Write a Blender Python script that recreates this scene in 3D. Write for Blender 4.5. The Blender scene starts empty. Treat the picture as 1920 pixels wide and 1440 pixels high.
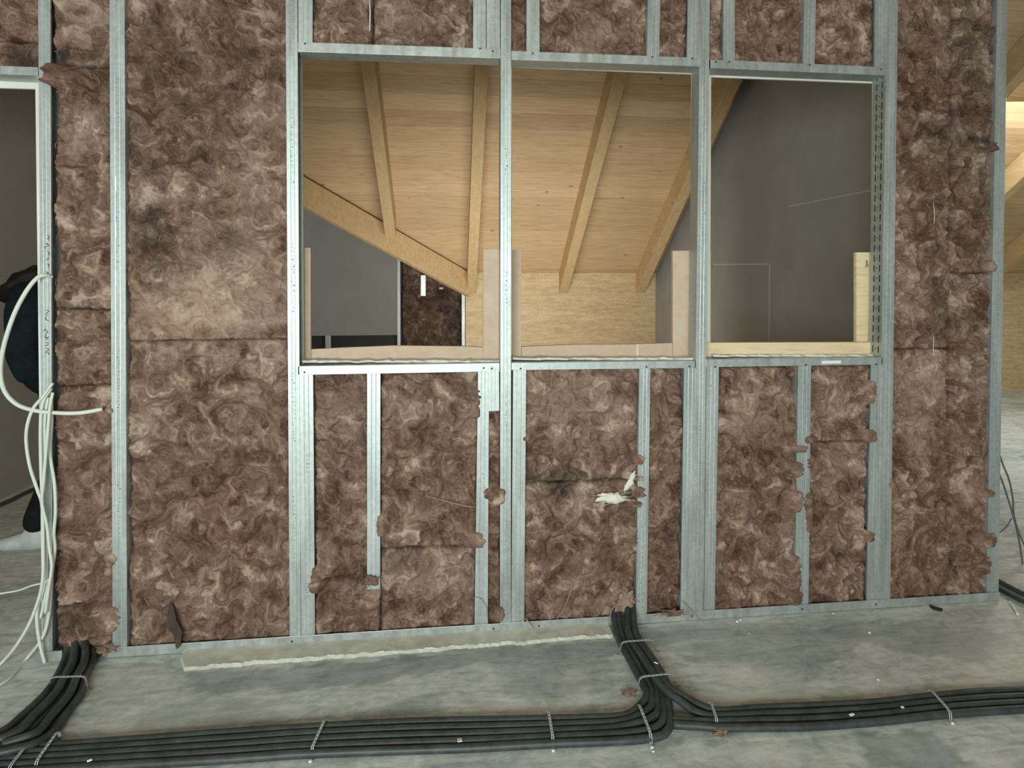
import bpy, math, random
import numpy as np
from mathutils import Vector, Matrix, Euler

random.seed(7)
SC = bpy.context.scene
COL = SC.collection

# ------------------------------------------------------------------ camera
FPX, PX, PY = 1250.0, 1000.0, 546.0
YAW, PITCH = math.radians(6.97), math.radians(0.96)
DIST, EYE = 2.55, 1.36
cam_d = bpy.data.cameras.new('camera')
cam = bpy.data.objects.new('camera', cam_d); COL.objects.link(cam)
cam_d.sensor_width = 36.0
cam_d.lens = FPX / 1920 * 36
cam_d.shift_x = -(PX - 960) / 1920
cam_d.shift_y = (PY - 720) / 1920
cam_d.clip_start = 0.05; cam_d.clip_end = 100
cam.location = (0, -DIST, EYE)
cam.rotation_euler = (math.radians(90) - PITCH, 0, -YAW)
SC.camera = cam
CR = Euler(cam.rotation_euler).to_matrix()
CO = Vector(cam.location)

# ------------------------------------------------------------------ world and lights
W = bpy.data.worlds.new('world'); SC.world = W
W.use_nodes = True
bg = W.node_tree.nodes['Background']
bg.inputs[0].default_value = (0.78, 0.93, 0.94, 1)
bg.inputs[1].default_value = 0.46

def area(name, loc, target, sx, sy, power, color, spread=180):
    d = bpy.data.lights.new(name, 'AREA'); d.shape = 'RECTANGLE'
    d.size = sx; d.size_y = sy; d.energy = power; d.color = color; d.spread = math.radians(spread)
    o = bpy.data.objects.new(name, d); COL.objects.link(o)
    o.location = loc
    o.rotation_euler = (Vector(target) - Vector(loc)).to_track_quat('-Z', 'Y').to_euler()
    return o
area('window_daylight', (-0.7, -4.3, 1.35), (0.0, 0, 0.85), 2.0, 0.9, 132, (0.90, 1.0, 0.98))
area('roof_window_daylight', (4.9, 2.4, 2.85), (5.0, 2.9, 0), 1.0, 1.2, 70, (0.95, 1.0, 0.97))
area('hidden_far_room_fill', (0.3, 2.1, 0.36), (0.3, 4.85, 1.35), 1.8, 0.55, 28, (1.0, 0.97, 0.90), 135)  # unseen lamp low behind the partition, added to brighten the far room

vs = SC.view_settings
vs.view_transform = 'Standard'; vs.look = 'None'; vs.exposure = 0.2; vs.gamma = 1.0
vs.use_curve_mapping = False

# ------------------------------------------------------------------ pixel to place
def ray(u, v):
    return CR @ Vector(((u - PX) / FPX, -(v - PY) / FPX, -1.0))
def P(u, v, y=0.0):                      # point on the upright plane at depth y
    d = ray(u, v); s = (y - CO.y) / d.y
    return CO + d * s
def F(u, v, z=0.0):                      # point on the level plane at height z
    d = ray(u, v); s = (z - CO.z) / d.z
    return CO + d * s
def PX_(u, v, x):                        # point on the plane X = x
    d = ray(u, v); s = (x - CO.x) / d.x
    return CO + d * s

# ------------------------------------------------------------------ noise
def _h(ix, iy, s):
    n = (ix.astype(np.int64) * 374761393 + iy.astype(np.int64) * 668265263 + s * 1442695041) & 0xffffffff
    n = ((n ^ (n >> 13)) * 1274126177) & 0xffffffff
    n = (n ^ (n >> 16)) & 0xffffffff
    return n / 4294967295.0
def gn(x, y, s=0):
    x = np.asarray(x, float); y = np.asarray(y, float)
    ix = np.floor(x); iy = np.floor(y); fx = x - ix; fy = y - iy
    def g(a, b):
        t = _h(ix + a, iy + b, s) * 2 * np.pi
        return np.cos(t) * (fx - a) + np.sin(t) * (fy - b)
    ux = fx * fx * fx * (fx * (fx * 6 - 15) + 10); uy = fy * fy * fy * (fy * (fy * 6 - 15) + 10)
    a = g(0, 0) * (1 - ux) + g(1, 0) * ux
    b = g(0, 1) * (1 - ux) + g(1, 1) * ux
    return (a * (1 - uy) + b * uy) * 1.5
def fbm(x, y, o=4, s=0):
    r = 0; a = 1; t = 0
    for k in range(o):
        r = r + a * gn(x * 2 ** k, y * 2 ** k, s + k * 17); t += a; a *= .5
    return r / t

# ------------------------------------------------------------------ mesh helpers
def smooth(me, on=True):
    me.polygons.foreach_set('use_smooth', [on] * len(me.polygons))
def link(name, me, parent=None):
    o = bpy.data.objects.new(name, me); COL.objects.link(o)
    if parent is not None: o.parent = parent
    return o
def tag(o, label=None, cat=None, group=None, kind=None):
    if label: o['label'] = label
    if cat: o['category'] = cat
    if group: o['group'] = group
    if kind: o['kind'] = kind
    return o

class MB:
    def __init__(s): s.v = []; s.f = []; s.m = []; s.sm = []
    def add(s, vs, fs, mi=0, sm=False):
        b = len(s.v); s.v += [tuple(p) for p in vs]
        for f in fs: s.f.append(tuple(i + b for i in f)); s.m.append(mi); s.sm.append(sm)
    def box(s, x0, x1, y0, y1, z0, z1, mi=0):
        v = [(x0,y0,z0),(x1,y0,z0),(x1,y1,z0),(x0,y1,z0),(x0,y0,z1),(x1,y0,z1),(x1,y1,z1),(x0,y1,z1)]
        s.add(v, [(0,3,2,1),(4,5,6,7),(0,1,5,4),(1,2,6,5),(2,3,7,6),(3,0,4,7)], mi)
    def loft(s, a, b, mi=0, caps=True, sm=False):   # two rings of equal length
        n = len(a)
        fs = [(i, (i + 1) % n, n + (i + 1) % n, n + i) for i in range(n)]
        if caps: fs += [tuple(range(n))[::-1], tuple(range(n, 2 * n))]
        s.add(list(a) + list(b), fs, mi, sm)
    def tube(s, pts, r, n=10, mi=0, ends=True):
        pts = [Vector(p) for p in pts]; N = len(pts)
        rr = r if hasattr(r, '__len__') else [r] * N
        t = (pts[1] - pts[0]).normalized()
        up = Vector((0, 0, 1)) if abs(t.z) < .9 else Vector((0, 1, 0))
        nrm = t.cross(up).normalized(); vsx = []
        for i, p in enumerate(pts):
            t = (pts[min(i + 1, N - 1)] - pts[max(i - 1, 0)]).normalized()
            nrm = (nrm - t * nrm.dot(t)).normalized(); bn = t.cross(nrm)
            for k in range(n):
                a = 2 * math.pi * k / n
                vsx.append(p + (nrm * math.cos(a) + bn * math.sin(a)) * rr[i])
        fs = []
        for i in range(N - 1):
            for k in range(n):
                fs.append((i*n+k, i*n+(k+1)%n, (i+1)*n+(k+1)%n, (i+1)*n+k))
        if ends: fs += [tuple(range(n))[::-1], tuple(range((N-1)*n, N*n))]
        s.add(vsx, fs, mi, True)
    def build(s, name, mats, parent=None, bevel=0, seg=2):
        me = bpy.data.meshes.new(name); me.from_pydata(s.v, [], s.f)
        for m in (mats if isinstance(mats, (list, tuple)) else [mats]): me.materials.append(m)
        me.polygons.foreach_set('material_index', s.m)
        me.polygons.foreach_set('use_smooth', s.sm)
        me.update()
        o = link(name, me, parent)
        if bevel:
            b = o.modifiers.new('bevel', 'BEVEL'); b.width = bevel; b.segments = seg; b.limit_method = 'ANGLE'
        return o

def spline(pts, n=8):
    pts = [Vector(p) for p in pts]
    q = [pts[0] * 2 - pts[1]] + pts + [pts[-1] * 2 - pts[-2]]
    out = []
    for i in range(1, len(q) - 2):
        a, b, c, d = q[i-1], q[i], q[i+1], q[i+2]
        for k in range(n):
            t = k / n
            out.append(.5 * ((2*b) + (c - a)*t + (2*a - 5*b + 4*c - d)*t*t + (3*b - a - 3*c + d)*t**3))
    out.append(pts[-1]); return out

# ------------------------------------------------------------------ materials
def mat(name, rough=.8, metal=0.0, base=(.5,.5,.5), spec=.5):
    m = bpy.data.materials.new(name); m.use_nodes = True
    nt = m.node_tree; b = nt.nodes['Principled BSDF']
    b.inputs['Base Color'].default_value = (*base, 1)
    b.inputs['Roughness'].default_value = rough; b.inputs['Metallic'].default_value = metal
    b.inputs['Specular IOR Level'].default_value = spec
    return m, nt, b
def N(nt, t, **kw):
    n = nt.nodes.new(t)
    for k, v in kw.items():
        if k in n.inputs: n.inputs[k].default_value = v
        else: setattr(n, k, v)
    return n
def ramp(nt, fac, stops, interp='LINEAR'):
    r = nt.nodes.new('ShaderNodeValToRGB'); r.color_ramp.interpolation = interp
    e = r.color_ramp.elements
    while len(e) < len(stops): e.new(.5)
    for i, (p, c) in enumerate(stops):
        e[i].position = p; e[i].color = (*c, 1) if len(c) == 3 else c
    nt.links.new(fac, r.inputs[0]); return r.outputs[0]
def coords(nt, scale=(1,1,1), rot=(0,0,0)):
    tc = nt.nodes.new('ShaderNodeTexCoord'); mp = nt.nodes.new('ShaderNodeMapping')
    mp.inputs['Scale'].default_value = scale; mp.inputs['Rotation'].default_value = rot
    nt.links.new(tc.outputs['Object'], mp.inputs[0]); return mp.outputs[0]
def noise(nt, vec, scale, detail=4, dist=0, rough=.5):
    n = nt.nodes.new('ShaderNodeTexNoise'); nt.links.new(vec, n.inputs['Vector'])
    n.inputs['Scale'].default_value = scale; n.inputs['Detail'].default_value = detail
    n.inputs['Distortion'].default_value = dist; n.inputs['Roughness'].default_value = rough
    return n.outputs[0]
def mix(nt, fac, a, b, mode='MIX'):
    m = nt.nodes.new('ShaderNodeMix'); m.data_type = 'RGBA'; m.blend_type = mode
    for s, i in ((fac, 0), (a, 6), (b, 7)):
        if hasattr(s, 'links'): nt.links.new(s, m.inputs[i])
        elif i == 0: m.inputs[0].default_value = s
        else: m.inputs[i].default_value = (*s, 1)
    return m.outputs[2]
def math_(nt, op, a, b=0.0):
    m = nt.nodes.new('ShaderNodeMath'); m.operation = op
    for i, s in enumerate((a, b)):
        if hasattr(s, 'links'): nt.links.new(s, m.inputs[i])
        else: m.inputs[i].default_value = s
    return m.outputs[0]
def bump(nt, b, h, strength=.3, dist=.01):
    n = nt.nodes.new('ShaderNodeBump'); n.inputs['Strength'].default_value = strength
    n.inputs['Distance'].default_value = dist
    nt.links.new(h, n.inputs['Height']); nt.links.new(n.outputs[0], b.inputs['Normal'])
def attr(nt, name):
    a = nt.nodes.new('ShaderNodeAttribute'); a.attribute_name = name; return a.outputs['Fac']

def make_metal(name, tint=(1,1,1), rough=.42):
    m, nt, b = mat(name, rough, .62)
    v = coords(nt); n1 = noise(nt, v, 60, 3, .3); n2 = noise(nt, coords(nt, (1,1,.12)), 25, 4)
    c = ramp(nt, n1, [(.3, tuple(.40*t for t in tint)), (.7, tuple(.56*t for t in tint))])
    c = mix(nt, .35, c, ramp(nt, n2, [(.35, tuple(.45*t for t in tint)), (.65, tuple(.72*t for t in tint))]))
    nt.links.new(c, b.inputs['Base Color'])
    nt.links.new(ramp(nt, n2, [(.3, (.36,)*3), (.7, (.55,)*3)]), b.inputs['Roughness'])
    bump(nt, b, n1, .06, .002)
    return m
M_METAL = make_metal('galvanised_steel', (.93, 1.0, .97))
M_DARKSLOT = mat('slot_shadow', .9, 0, (.02,.022,.02))[0]
M_PRINT = mat('grey_printing', .8, 0, (.22,.25,.24))[0]
M_INK = mat('black_marker', .8, 0, (.03,.035,.035))[0]
M_SLIT = mat('bright_cut_metal', .35, .3, (.9,.95,.92))[0]
M_SCREW = mat('dark_screw', .5, .6, (.05,.05,.05))[0]
M_NAIL = mat('bright_nail_head', .25, .6, (.9,.92,.88))[0]

def make_wool():
    m, nt, b = mat('brown_mineral_wool', .95, 0, spec=.12)
    v = coords(nt)
    w = nt.nodes.new('ShaderNodeTexNoise'); w.inputs['Scale'].default_value = 9; w.inputs['Detail'].default_value = 3
    nt.links.new(v, w.inputs['Vector'])
    vm = nt.nodes.new('ShaderNodeVectorMath'); vm.operation = 'MULTIPLY_ADD'
    nt.links.new(w.outputs['Color'], vm.inputs[0]); vm.inputs[1].default_value = (.22, .22, .22)
    nt.links.new(v, vm.inputs[2]); wv = vm.outputs[0]
    n2 = noise(nt, wv, 130, 5, 3.0, .7)
    tone = math_(nt, 'ADD', attr(nt, 'tone'), math_(nt, 'MULTIPLY', math_(nt, 'SUBTRACT', n2, .5), .55))
    c = ramp(nt, tone, [(.14, (.12,.068,.046)), (.38, (.21,.128,.092)), (.56, (.29,.188,.140)), (.74, (.42,.295,.225)), (.9, (.60,.46,.36))])
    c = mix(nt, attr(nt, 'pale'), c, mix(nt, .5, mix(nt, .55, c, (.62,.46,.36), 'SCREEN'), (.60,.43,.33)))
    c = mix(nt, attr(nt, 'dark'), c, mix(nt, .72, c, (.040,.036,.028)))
    c = mix(nt, math_(nt, 'MULTIPLY', attr(nt, 'red'), .30), c, mix(nt, 1, c, (1.0,.70,.64), 'MULTIPLY'))
    nt.links.new(c, b.inputs['Base Color'])
    bump(nt, b, n2, .7, .006)
    return m
M_WOOL = make_wool()
M_FIBRE = mat('pale_wool_fibre', .9, 0, (.42,.30,.235), .2)[0]
M_FIBRE_W = mat('whitish_fleece', .9, 0, (.80,.76,.66), .2)[0]

def make_wood(name, c0, c1, c2, plank=None, grain=(1,12,12), knots=True, rough=.6, sc=3.0):
    m, nt, b = mat(name, rough, 0, spec=.3)
    v = coords(nt, grain)
    n1 = noise(nt, v, sc, 5, 1.2)
    c = ramp(nt, n1, [(.25, c0), (.5, c1), (.75, c2)])
    if plank:
        tc = nt.nodes.new('ShaderNodeTexCoord'); sp = nt.nodes.new('ShaderNodeSeparateXYZ')
        nt.links.new(tc.outputs['Object'], sp.inputs[0])
        k = math_(nt, 'DIVIDE', sp.outputs[plank[0]], plank[1])
        fl = math_(nt, 'FLOOR', k); fr = math_(nt, 'SUBTRACT', k, fl)
        wn = nt.nodes.new('ShaderNodeTexWhiteNoise'); wn.noise_dimensions = '1D'
        nt.links.new(fl, wn.inputs['W'])
        c = mix(nt, 1, c, ramp(nt, wn.outputs[0], [(0, (.80,.78,.74)), (.5, (.95,.94,.92)), (1, (1,1,1))]), 'MULTIPLY')
        gap = ramp(nt, fr, [(0, (1,1,1)), (.03, (0,0,0))])
        c = mix(nt, math_(nt, 'MULTIPLY', gap, .45), c, tuple(x*.35 for x in c0))
    if knots:
        vo = nt.nodes.new('ShaderNodeTexVoronoi'); vo.inputs['Scale'].default_value = 3.2
        nt.links.new(coords(nt, (1, 1.6, 1.6)), vo.inputs['Vector'])
        kn = ramp(nt, vo.outputs['Distance'], [(.035, (1,1,1)), (.085, (0,0,0))])
        c = mix(nt, math_(nt, 'MULTIPLY', kn, .7), c, tuple(x*.3 for x in c0))
    nt.links.new(c, b.inputs['Base Color']); bump(nt, b, n1, .08, .003)
    return m
M_PLANK = make_wood('spruce_ceiling_boards', (.50,.34,.19), (.62,.44,.26), (.70,.52,.33), ('Y', .145), (1.2,14,14))
M_RAFTER = make_wood('spruce_rafter', (.50,.34,.17), (.58,.41,.22), (.65,.47,.27), None, (14,1.5,6), True)
M_PINE = make_wood('pale_pine_board', (.70,.53,.31), (.83,.66,.42), (.88,.73,.50), None, (1.5,14,14), True)
M_FIBREBOARD = make_wood('tan_fibreboard', (.56,.42,.31), (.62,.47,.35), (.66,.51,.39), None, (6,6,6), False, .85)
M_CUTEDGE = mat('pale_cut_edge', .8, 0, (.80,.70,.52))[0]

def make_osb():
    m, nt, b = mat('strand_board', .75, 0, spec=.25)
    w = coords(nt)
    cs = None
    for i, (r, g) in enumerate((((0,.5,0), (6,20,26)), ((0,-.6,0), (8,20,22)), ((0,.1,0), (5,20,34)))):
        vo = nt.nodes.new('ShaderNodeTexVoronoi'); vo.inputs['Scale'].default_value = 1.4
        vo.inputs['Randomness'].default_value = 1
        nt.links.new(coords(nt, g, r), vo.inputs['Vector'])
        sp = nt.nodes.new('ShaderNodeSeparateColor'); nt.links.new(vo.outputs['Color'], sp.inputs[0])
        ci = ramp(nt, sp.outputs[0], [(0, (.44,.31,.165)), (.5, (.60,.45,.26)), (1, (.75,.60,.38))])
        cs = ci if cs is None else mix(nt, .5, cs, ci)
    c = mix(nt, .3, cs, ramp(nt, noise(nt, w, 30, 5, 1), [(.3, (.45,.33,.18)), (.7, (.78,.62,.4))]))
    nt.links.new(c, b.inputs['Base Color'])
    return m
M_OSB = make_osb()

def make_board(name, base, var=.06):
    m, nt, b = mat(name, .9, 0, spec=.2)
    n = noise(nt, coords(nt), 3, 5, .5)
    nt.links.new(ramp(nt, n, [(.3, tuple(x*(1-var) for x in base)), (.7, tuple(x*(1+var) for x in base))]), b.inputs['Base Color'])
    return m
M_GYPSUM = make_board('grey_plasterboard', (.35,.34,.32))
M_PLASTER = make_board('plaster_edge', (.78,.77,.70), .1)
M_JOINT = make_board('filled_joint', (.52,.52,.49))
M_PAPERBOARD = make_board('plasterboard_back', (.50,.46,.40))

def make_floor():
    m, nt, b = mat('screed_floor', .62, 0, spec=.35)
    v = coords(nt)
    n1 = noise(nt, v, 1.6, 6, .8); n2 = noise(nt, v, 26, 5, .4, .65); n3 = noise(nt, coords(nt, (1, 5, 1)), 3.5, 5, 1.2)
    c = ramp(nt, n1, [(.36, (.36,.405,.385)), (.5, (.55,.585,.545)), (.62, (.71,.73,.67))])
    c = mix(nt, .5, c, ramp(nt, n3, [(.38, (.38,.42,.40)), (.62, (.67,.69,.63))]))
    c = mix(nt, .45, c, ramp(nt, n2, [(.36, (.30,)*3), (.64, (.70,)*3)]), 'OVERLAY')
    n4 = noise(nt, coords(nt, (1, 2.6, 1)), 5.5, 9, 1.5, .72)
    c = mix(nt, .55, c, ramp(nt, n4, [(.42, (.34,)*3), (.50, (.50,)*3), (.60, (.66,)*3)]), 'OVERLAY')
    c = mix(nt, attr(nt, 'dark'), c, mix(nt, .85, c, (.19,.235,.23)))
    c = mix(nt, attr(nt, 'pale'), c, mix(nt, .6, c, (.74,.74,.63)))
    nt.links.new(c, b.inputs['Base Color']); bump(nt, b, n2, .25, .004)
    return m
M_FLOOR = make_floor()
def make_simple(name, a, b_, sc, rough=.8, bs=.3, bd=.004, spec=.3):
    m, nt, b = mat(name, rough, 0, spec=spec)
    n = noise(nt, coords(nt), sc, 6, .5, .6)
    nt.links.new(ramp(nt, n, [(.3, a), (.7, b_)]), b.inputs['Base Color']); bump(nt, b, n, bs, bd)
    return m
M_SCREED = make_simple('levelling_compound', (.46,.47,.40), (.72,.71,.60), 14)
M_CRUST = make_simple('plaster_crust', (.55,.56,.49), (.74,.74,.66), 30)
M_CONDUIT = make_simple('dusty_black_cable', (.022,.027,.027), (.062,.070,.068), 22, .5, .15, .002, .5)
M_STRAP = make_simple('zinc_strap', (.42,.45,.43), (.60,.62,.58), 60, .45, .1, .001, .6)
M_WCABLE = make_simple('off_white_cable', (.62,.66,.58), (.74,.77,.68), 8, .5, .02, .001, .5)
M_GCABLE = mat('grey_cable', .6, 0, (.12,.12,.11))[0]
M_JACKET = make_simple('dark_jacket_cloth', (.008,.014,.017), (.016,.024,.027), 30, .95, .2, .003, .1)
M_TROUSER = make_simple('black_trouser_cloth', (.010,.010,.012), (.02,.02,.022), 30, .95, .2, .003, .1)
M_HAIR = make_simple('dark_hair', (.006,.005,.004), (.014,.010,.008), 60, .7, .3, .003, .3)
M_SKIN = mat('skin', .55, 0, (.45,.27,.19))[0]
M_SHOE = make_simple('white_shoe', (.55,.57,.55), (.7,.72,.70), 20, .6)
M_WHITE = mat('white_plastic', .5, 0, (.85,.86,.82))[0]
M_FILM = mat('black_film', .6, 0, (.015,.017,.016))[0]

# ------------------------------------------------------------------ room shell
YF = 4.85                                   # eaves wall
XR = P(1229, 540, YF).x                     # gable wall on the right of the far room
XL = -2.78
def grid_attr(me, name, arr):
    a = me.attributes.new(name, 'FLOAT', 'POINT'); a.data.foreach_set('value', np.asarray(arr, dtype=np.float32).ravel())

def inside(xs, ys, poly):
    r = np.zeros(xs.shape, bool); n = len(poly)
    for i in range(n):
        x0, y0 = poly[i]; x1, y1 = poly[(i + 1) % n]
        c = ((y0 > ys) != (y1 > ys)) & (xs < (x1 - x0) * (ys - y0) / ((y1 - y0) or 1e-9) + x0)
        r ^= c
    return r
# floor: one mesh, finer near the wall, with the stains of the screed as its own colour
gx = np.arange(-4.6, 8.0, .025); gy = np.concatenate([np.arange(-6.4, -1.4, .1), np.arange(-1.4, .6, .016), np.arange(.6, 9.0, .1)])
X, Y = np.meshgrid(gx, gy); nx, ny = len(gx), len(gy)
Z = -0.0035 * np.abs(fbm(X * 2.2, Y * 2.2, 4, 5)) - .001
wx = X + .05 * fbm(X * 5, Y * 5, 3, 71); wy = Y + .05 * fbm(X * 5, Y * 5, 3, 72)
dark = np.zeros_like(X); pale = np.zeros_like(X)
def fpoly(px): return [(F(u, v).x, F(u, v).y) for u, v in px]
for poly, a in (([(340,1262),(700,1236),(1150,1200),(1160,1225),(900,1245),(600,1290),(350,1300)], .75),
                ([(250,1330),(420,1300),(520,1330),(640,1330),(430,1352),(260,1365)], .5),
                ([(640,1335),(760,1310),(830,1300),(840,1330),(760,1345),(640,1350)], .7),
                ([(930,1240),(960,1230),(1060,1210),(1150,1225),(1140,1300),(960,1310),(925,1290)], .55),
                ([(1330,1200),(1450,1180),(1620,1180),(1560,1240),(1500,1300),(1470,1305),(1400,1250)], .5),
                ([(1490,1180),(1620,1165),(1760,1160),(1865,1230),(1840,1242),(1720,1230),(1600,1200)], .65),
                ([(1590,1370),(1750,1370),(1830,1440),(1640,1440)], .85),
                ([(800,1428),(1020,1420),(1030,1440),(800,1450)], .6),
                ([(1270,1180),(1420,1168),(1600,1160),(1600,1180),(1300,1196)], .35)):
    m_ = inside(wx, wy, fpoly(poly)); dark = np.maximum(dark, m_ * a)
for poly, a in (([(200,1240),(330,1255),(330,1300),(480,1290),(560,1290),(600,1340),(260,1375),(150,1370)], .6),
                ([(700,1270),(860,1265),(880,1290),(700,1330),(600,1320)], .5),
                ([(1060,1250),(1120,1250),(1100,1310),(1070,1310)], .6),
                ([(1290,1255),(1480,1250),(1535,1312),(1320,1318)], .55),
                ([(1760,1180),(1920,1160),(1920,1270),(1760,1260)], .5),
                ([(1040,1410),(1500,1385),(1600,1440),(1040,1450)], .55)):
    m_ = inside(wx, wy, fpoly(poly)); pale = np.maximum(pale, m_ * a)
sm_ = .75 + .5 * fbm(X * 9, Y * 9, 4, 9); dark *= np.clip(sm_, 0, 1.1); pale *= np.clip(sm_, 0, 1.1)
dark = np.maximum(dark, np.clip(fbm(X * 1.7 + 3, Y * 4, 5, 33) * 2.2 - .45, 0, .5) * (Y < 0))
v = np.stack([X, Y, Z], -1).reshape(-1, 3)
idx = np.arange(nx * ny).reshape(ny, nx)
fc = np.stack([idx[:-1, :-1], idx[:-1, 1:], idx[1:, 1:], idx[1:, :-1]], -1).reshape(-1, 4)
me = bpy.data.meshes.new('floor'); me.from_pydata(v.tolist(), [], fc.tolist()); me.materials.append(M_FLOOR); smooth(me)
grid_attr(me, 'dark', np.clip(dark, 0, 1)); grid_attr(me, 'pale', np.clip(pale, 0, 1))
tag(link('floor', me), kind='structure')

# roof planes
SL = 0.66
ZE = P(1100, 512, YF).z
def ceil_z(y): return ZE + (YF - y) * SL
def C(u, v):
    d = ray(u, v); s = (ZE + (YF - CO.y) * SL - CO.z) / (d.z + SL * d.y)
    return CO + d * s
VD = .26; YRIDGE = -1.2
def CV(u, v):
    d = ray(u, v); s = (ZE - VD + (YF - CO.y) * SL - CO.z) / (d.z + SL * d.y)
    return CO + d * s
va, vb = CV(567, 390), CV(866, 552)
k = (va.x - vb.x) / (va.y - vb.y)
vtop = Vector((vb.x + (0.9 - vb.y) * k, 0.9, 0)); vend = Vector((vb.x + (YF - vb.y) * k, YF, 0))
TH = .03
def slab(name, poly, zf, m, th=TH):
    mb = MB(); n = len(poly)
    a = [(x, y, zf(y)) for x, y in poly]; b = [(x, y, zf(y) + th) for x, y in poly]
    mb.loft(a, b); o = mb.build(name, m); tag(o, kind='structure'); return o
slab('ceiling', [(vend.x, YF), (8.0, YF), (8.0, YRIDGE), (-4.6, YRIDGE), (-4.6, .9), (vtop.x, .9)] if vtop.x > -4.6 else
     [(vend.x, YF), (8.0, YF), (8.0, YRIDGE), (-4.6, YRIDGE), (-4.6, YF - (vend.x + 4.6) / k if k else YF)], ceil_z, M_PLANK)
slab('ceiling', [(-4.6, YRIDGE), (8.0, YRIDGE), (8.0, -6.6), (-4.6, -6.6)], lambda y: ceil_z(YRIDGE) - (YRIDGE - y) * SL, M_PLANK)
# valley board along the cut edge of the roof
mb = MB(); dn = Vector((0, 0, 1))
A = Vector((vend.x, YF, ceil_z(YF))); B = Vector((vb.x + (1.2 - vb.y) * k, 1.2, ceil_z(1.2)))
side = Vector(((B - A).y, -(B - A).x, 0)).normalized() * .05
if side.x > 0: side = -side
up_ = dn * .002
mb.loft([A - side*1.6 - dn*VD, A - dn*VD, A - up_, A - side*1.6 - up_], [B - side*1.6 - dn*VD, B - dn*VD, B - up_, B - side*1.6 - up_])
tag(mb.build('valley_rafter', M_RAFTER, bevel=.004), 'long sloping valley rafter along the cut lower left edge of the timber ceiling', 'beam')

# rafters
RW, RD = .05, .23
def rafter(xc, y0, y1, label, cut=None):
    mb = MB()
    ztop = lambda y: ceil_z(y) - .002
    c = 1 / math.cos(math.atan(SL))
    a = [(xc-RW, y1, ztop(y1)-RD), (xc+RW, y1, ztop(y1)-RD), (xc+RW, y1, ztop(y1)), (xc-RW, y1, ztop(y1))]
    b = [(xc-RW, y0, ztop(y0)-RD*c), (xc+RW, y0, ztop(y0)-RD*c), (xc+RW, y0, ztop(y0)), (xc-RW, y0, ztop(y0))]
    mb.loft(a, b)
    o = mb.build('rafter', M_RAFTER, bevel=.004)
    tag(o, label, 'rafter', 'timber rafters under the sloping roof'); return o
xA, xB, xC = P(1056, 540, YF).x, P(1200, 540, YF).x, P(884, 540, YF).x
rafter(xA, .3, YF - .005, 'spruce rafter in the middle of the centre opening, above the strand board wall')
rafter(xB, .3, YF - .005, 'spruce rafter at the right of the centre opening, next to the grey gable wall')
rafter(xC, .3, YF - .005, 'spruce rafter ending at the corner of the strand board wall, seen in the left opening')
xD = xC - .80
yD = vb.y + (xD - vb.x) / k if k else 3
rafter(xD, .3, yD - .22, 'short spruce rafter cut off by the valley rafter at the left of the left opening')
rl = ['first spruce rafter beyond the gable wall, glimpsed past the right end stud',
      'second spruce rafter in the right doorway, brightly lit along its side',
      'third spruce rafter in the right doorway, lower than the second',
      'fourth spruce rafter in the right doorway, nearest the tan far wall']
for i in range(4):
    rafter(xB + .97 * (i + 1.35), .3, YF - .005, rl[i])
mb = MB(); z_ = P(1900, 148, 3.2).z
mb.box(XR + .2, 7.8, 3.15, 3.25, z_ - .04, z_ + .04)
tag(mb.build('purlin', M_PINE, bevel=.004), 'pale horizontal timber crossing under the rafters in the right doorway', 'beam')

# far walls
def wallbox(name, x0, x1, y0, y1, z0, z1, m):
    mb = MB(); mb.box(x0, x1, y0, y1, z0, z1); return tag(mb.build(name, m), kind='structure')
wallbox('wall_far', vend.x, 8.0, YF, YF + .1, -.01, ZE + .02, M_OSB)
# seam in the strand board, just below the rafters
mb = MB(); zs = P(1100, 553, YF).z; mb.box(vend.x + .02, XR, YF - .003, YF, zs - .002, zs + .002)
mb.build('trim_1', M_RAFTER); tag(bpy.data.objects['trim_1'], kind='structure')
def gable(name, x0, x1, y0, y1, m):
    mb = MB(); ys = [y0, y1]
    a = [(x0, y0, -.01), (x1, y0, -.01), (x1, y1, -.01), (x0, y1, -.01)]
    b = [(x0, y0, ceil_z(y0)), (x1, y0, ceil_z(y0)), (x1, y1, ceil_z(y1)), (x0, y1, ceil_z(y1))]
    mb.loft(a, b); return tag(mb.build(name, m), kind='structure')
gable('wall_right', XR, XR + .1, .14, YF, M_GYPSUM)
gable('wall_right', 8.0, 8.1, -1.2, YF, M_OSB)
# filled joints on the gable wall
mb = MB()
def strip_x(px0, px1, w):
    a = PX_(*px0, XR); b = PX_(*px1, XR)
    if abs(a.y - b.y) > abs(a.z - b.z): mb.loft([(XR-.002,a.y,a.z-w),(XR-.002,b.y,b.z-w),(XR-.002,b.y,b.z+w),(XR-.002,a.y,a.z+w)],[(XR+.004,a.y,a.z-w),(XR+.004,b.y,b.z-w),(XR+.004,b.y,b.z+w),(XR+.004,a.y,a.z+w)])
    else: mb.loft([(XR-.002,a.y-w,a.z),(XR-.002,a.y+w,a.z),(XR-.002,a.y+w,b.z),(XR-.002,a.y-w,b.z)],[(XR+.004,a.y-w,a.z),(XR+.004,a.y+w,a.z),(XR+.004,a.y+w,b.z),(XR+.004,a.y-w,b.z)])
strip_x((1338,496), (1443,495), .006); strip_x((1443,495), (1443,642), .007); strip_x((1480,387), (1634,357), .004)
tag(mb.build('trim_2', M_JOINT), kind='structure')
gable('wall_left', XL - .1, XL, .14, 2.6, M_GYPSUM)
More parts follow.
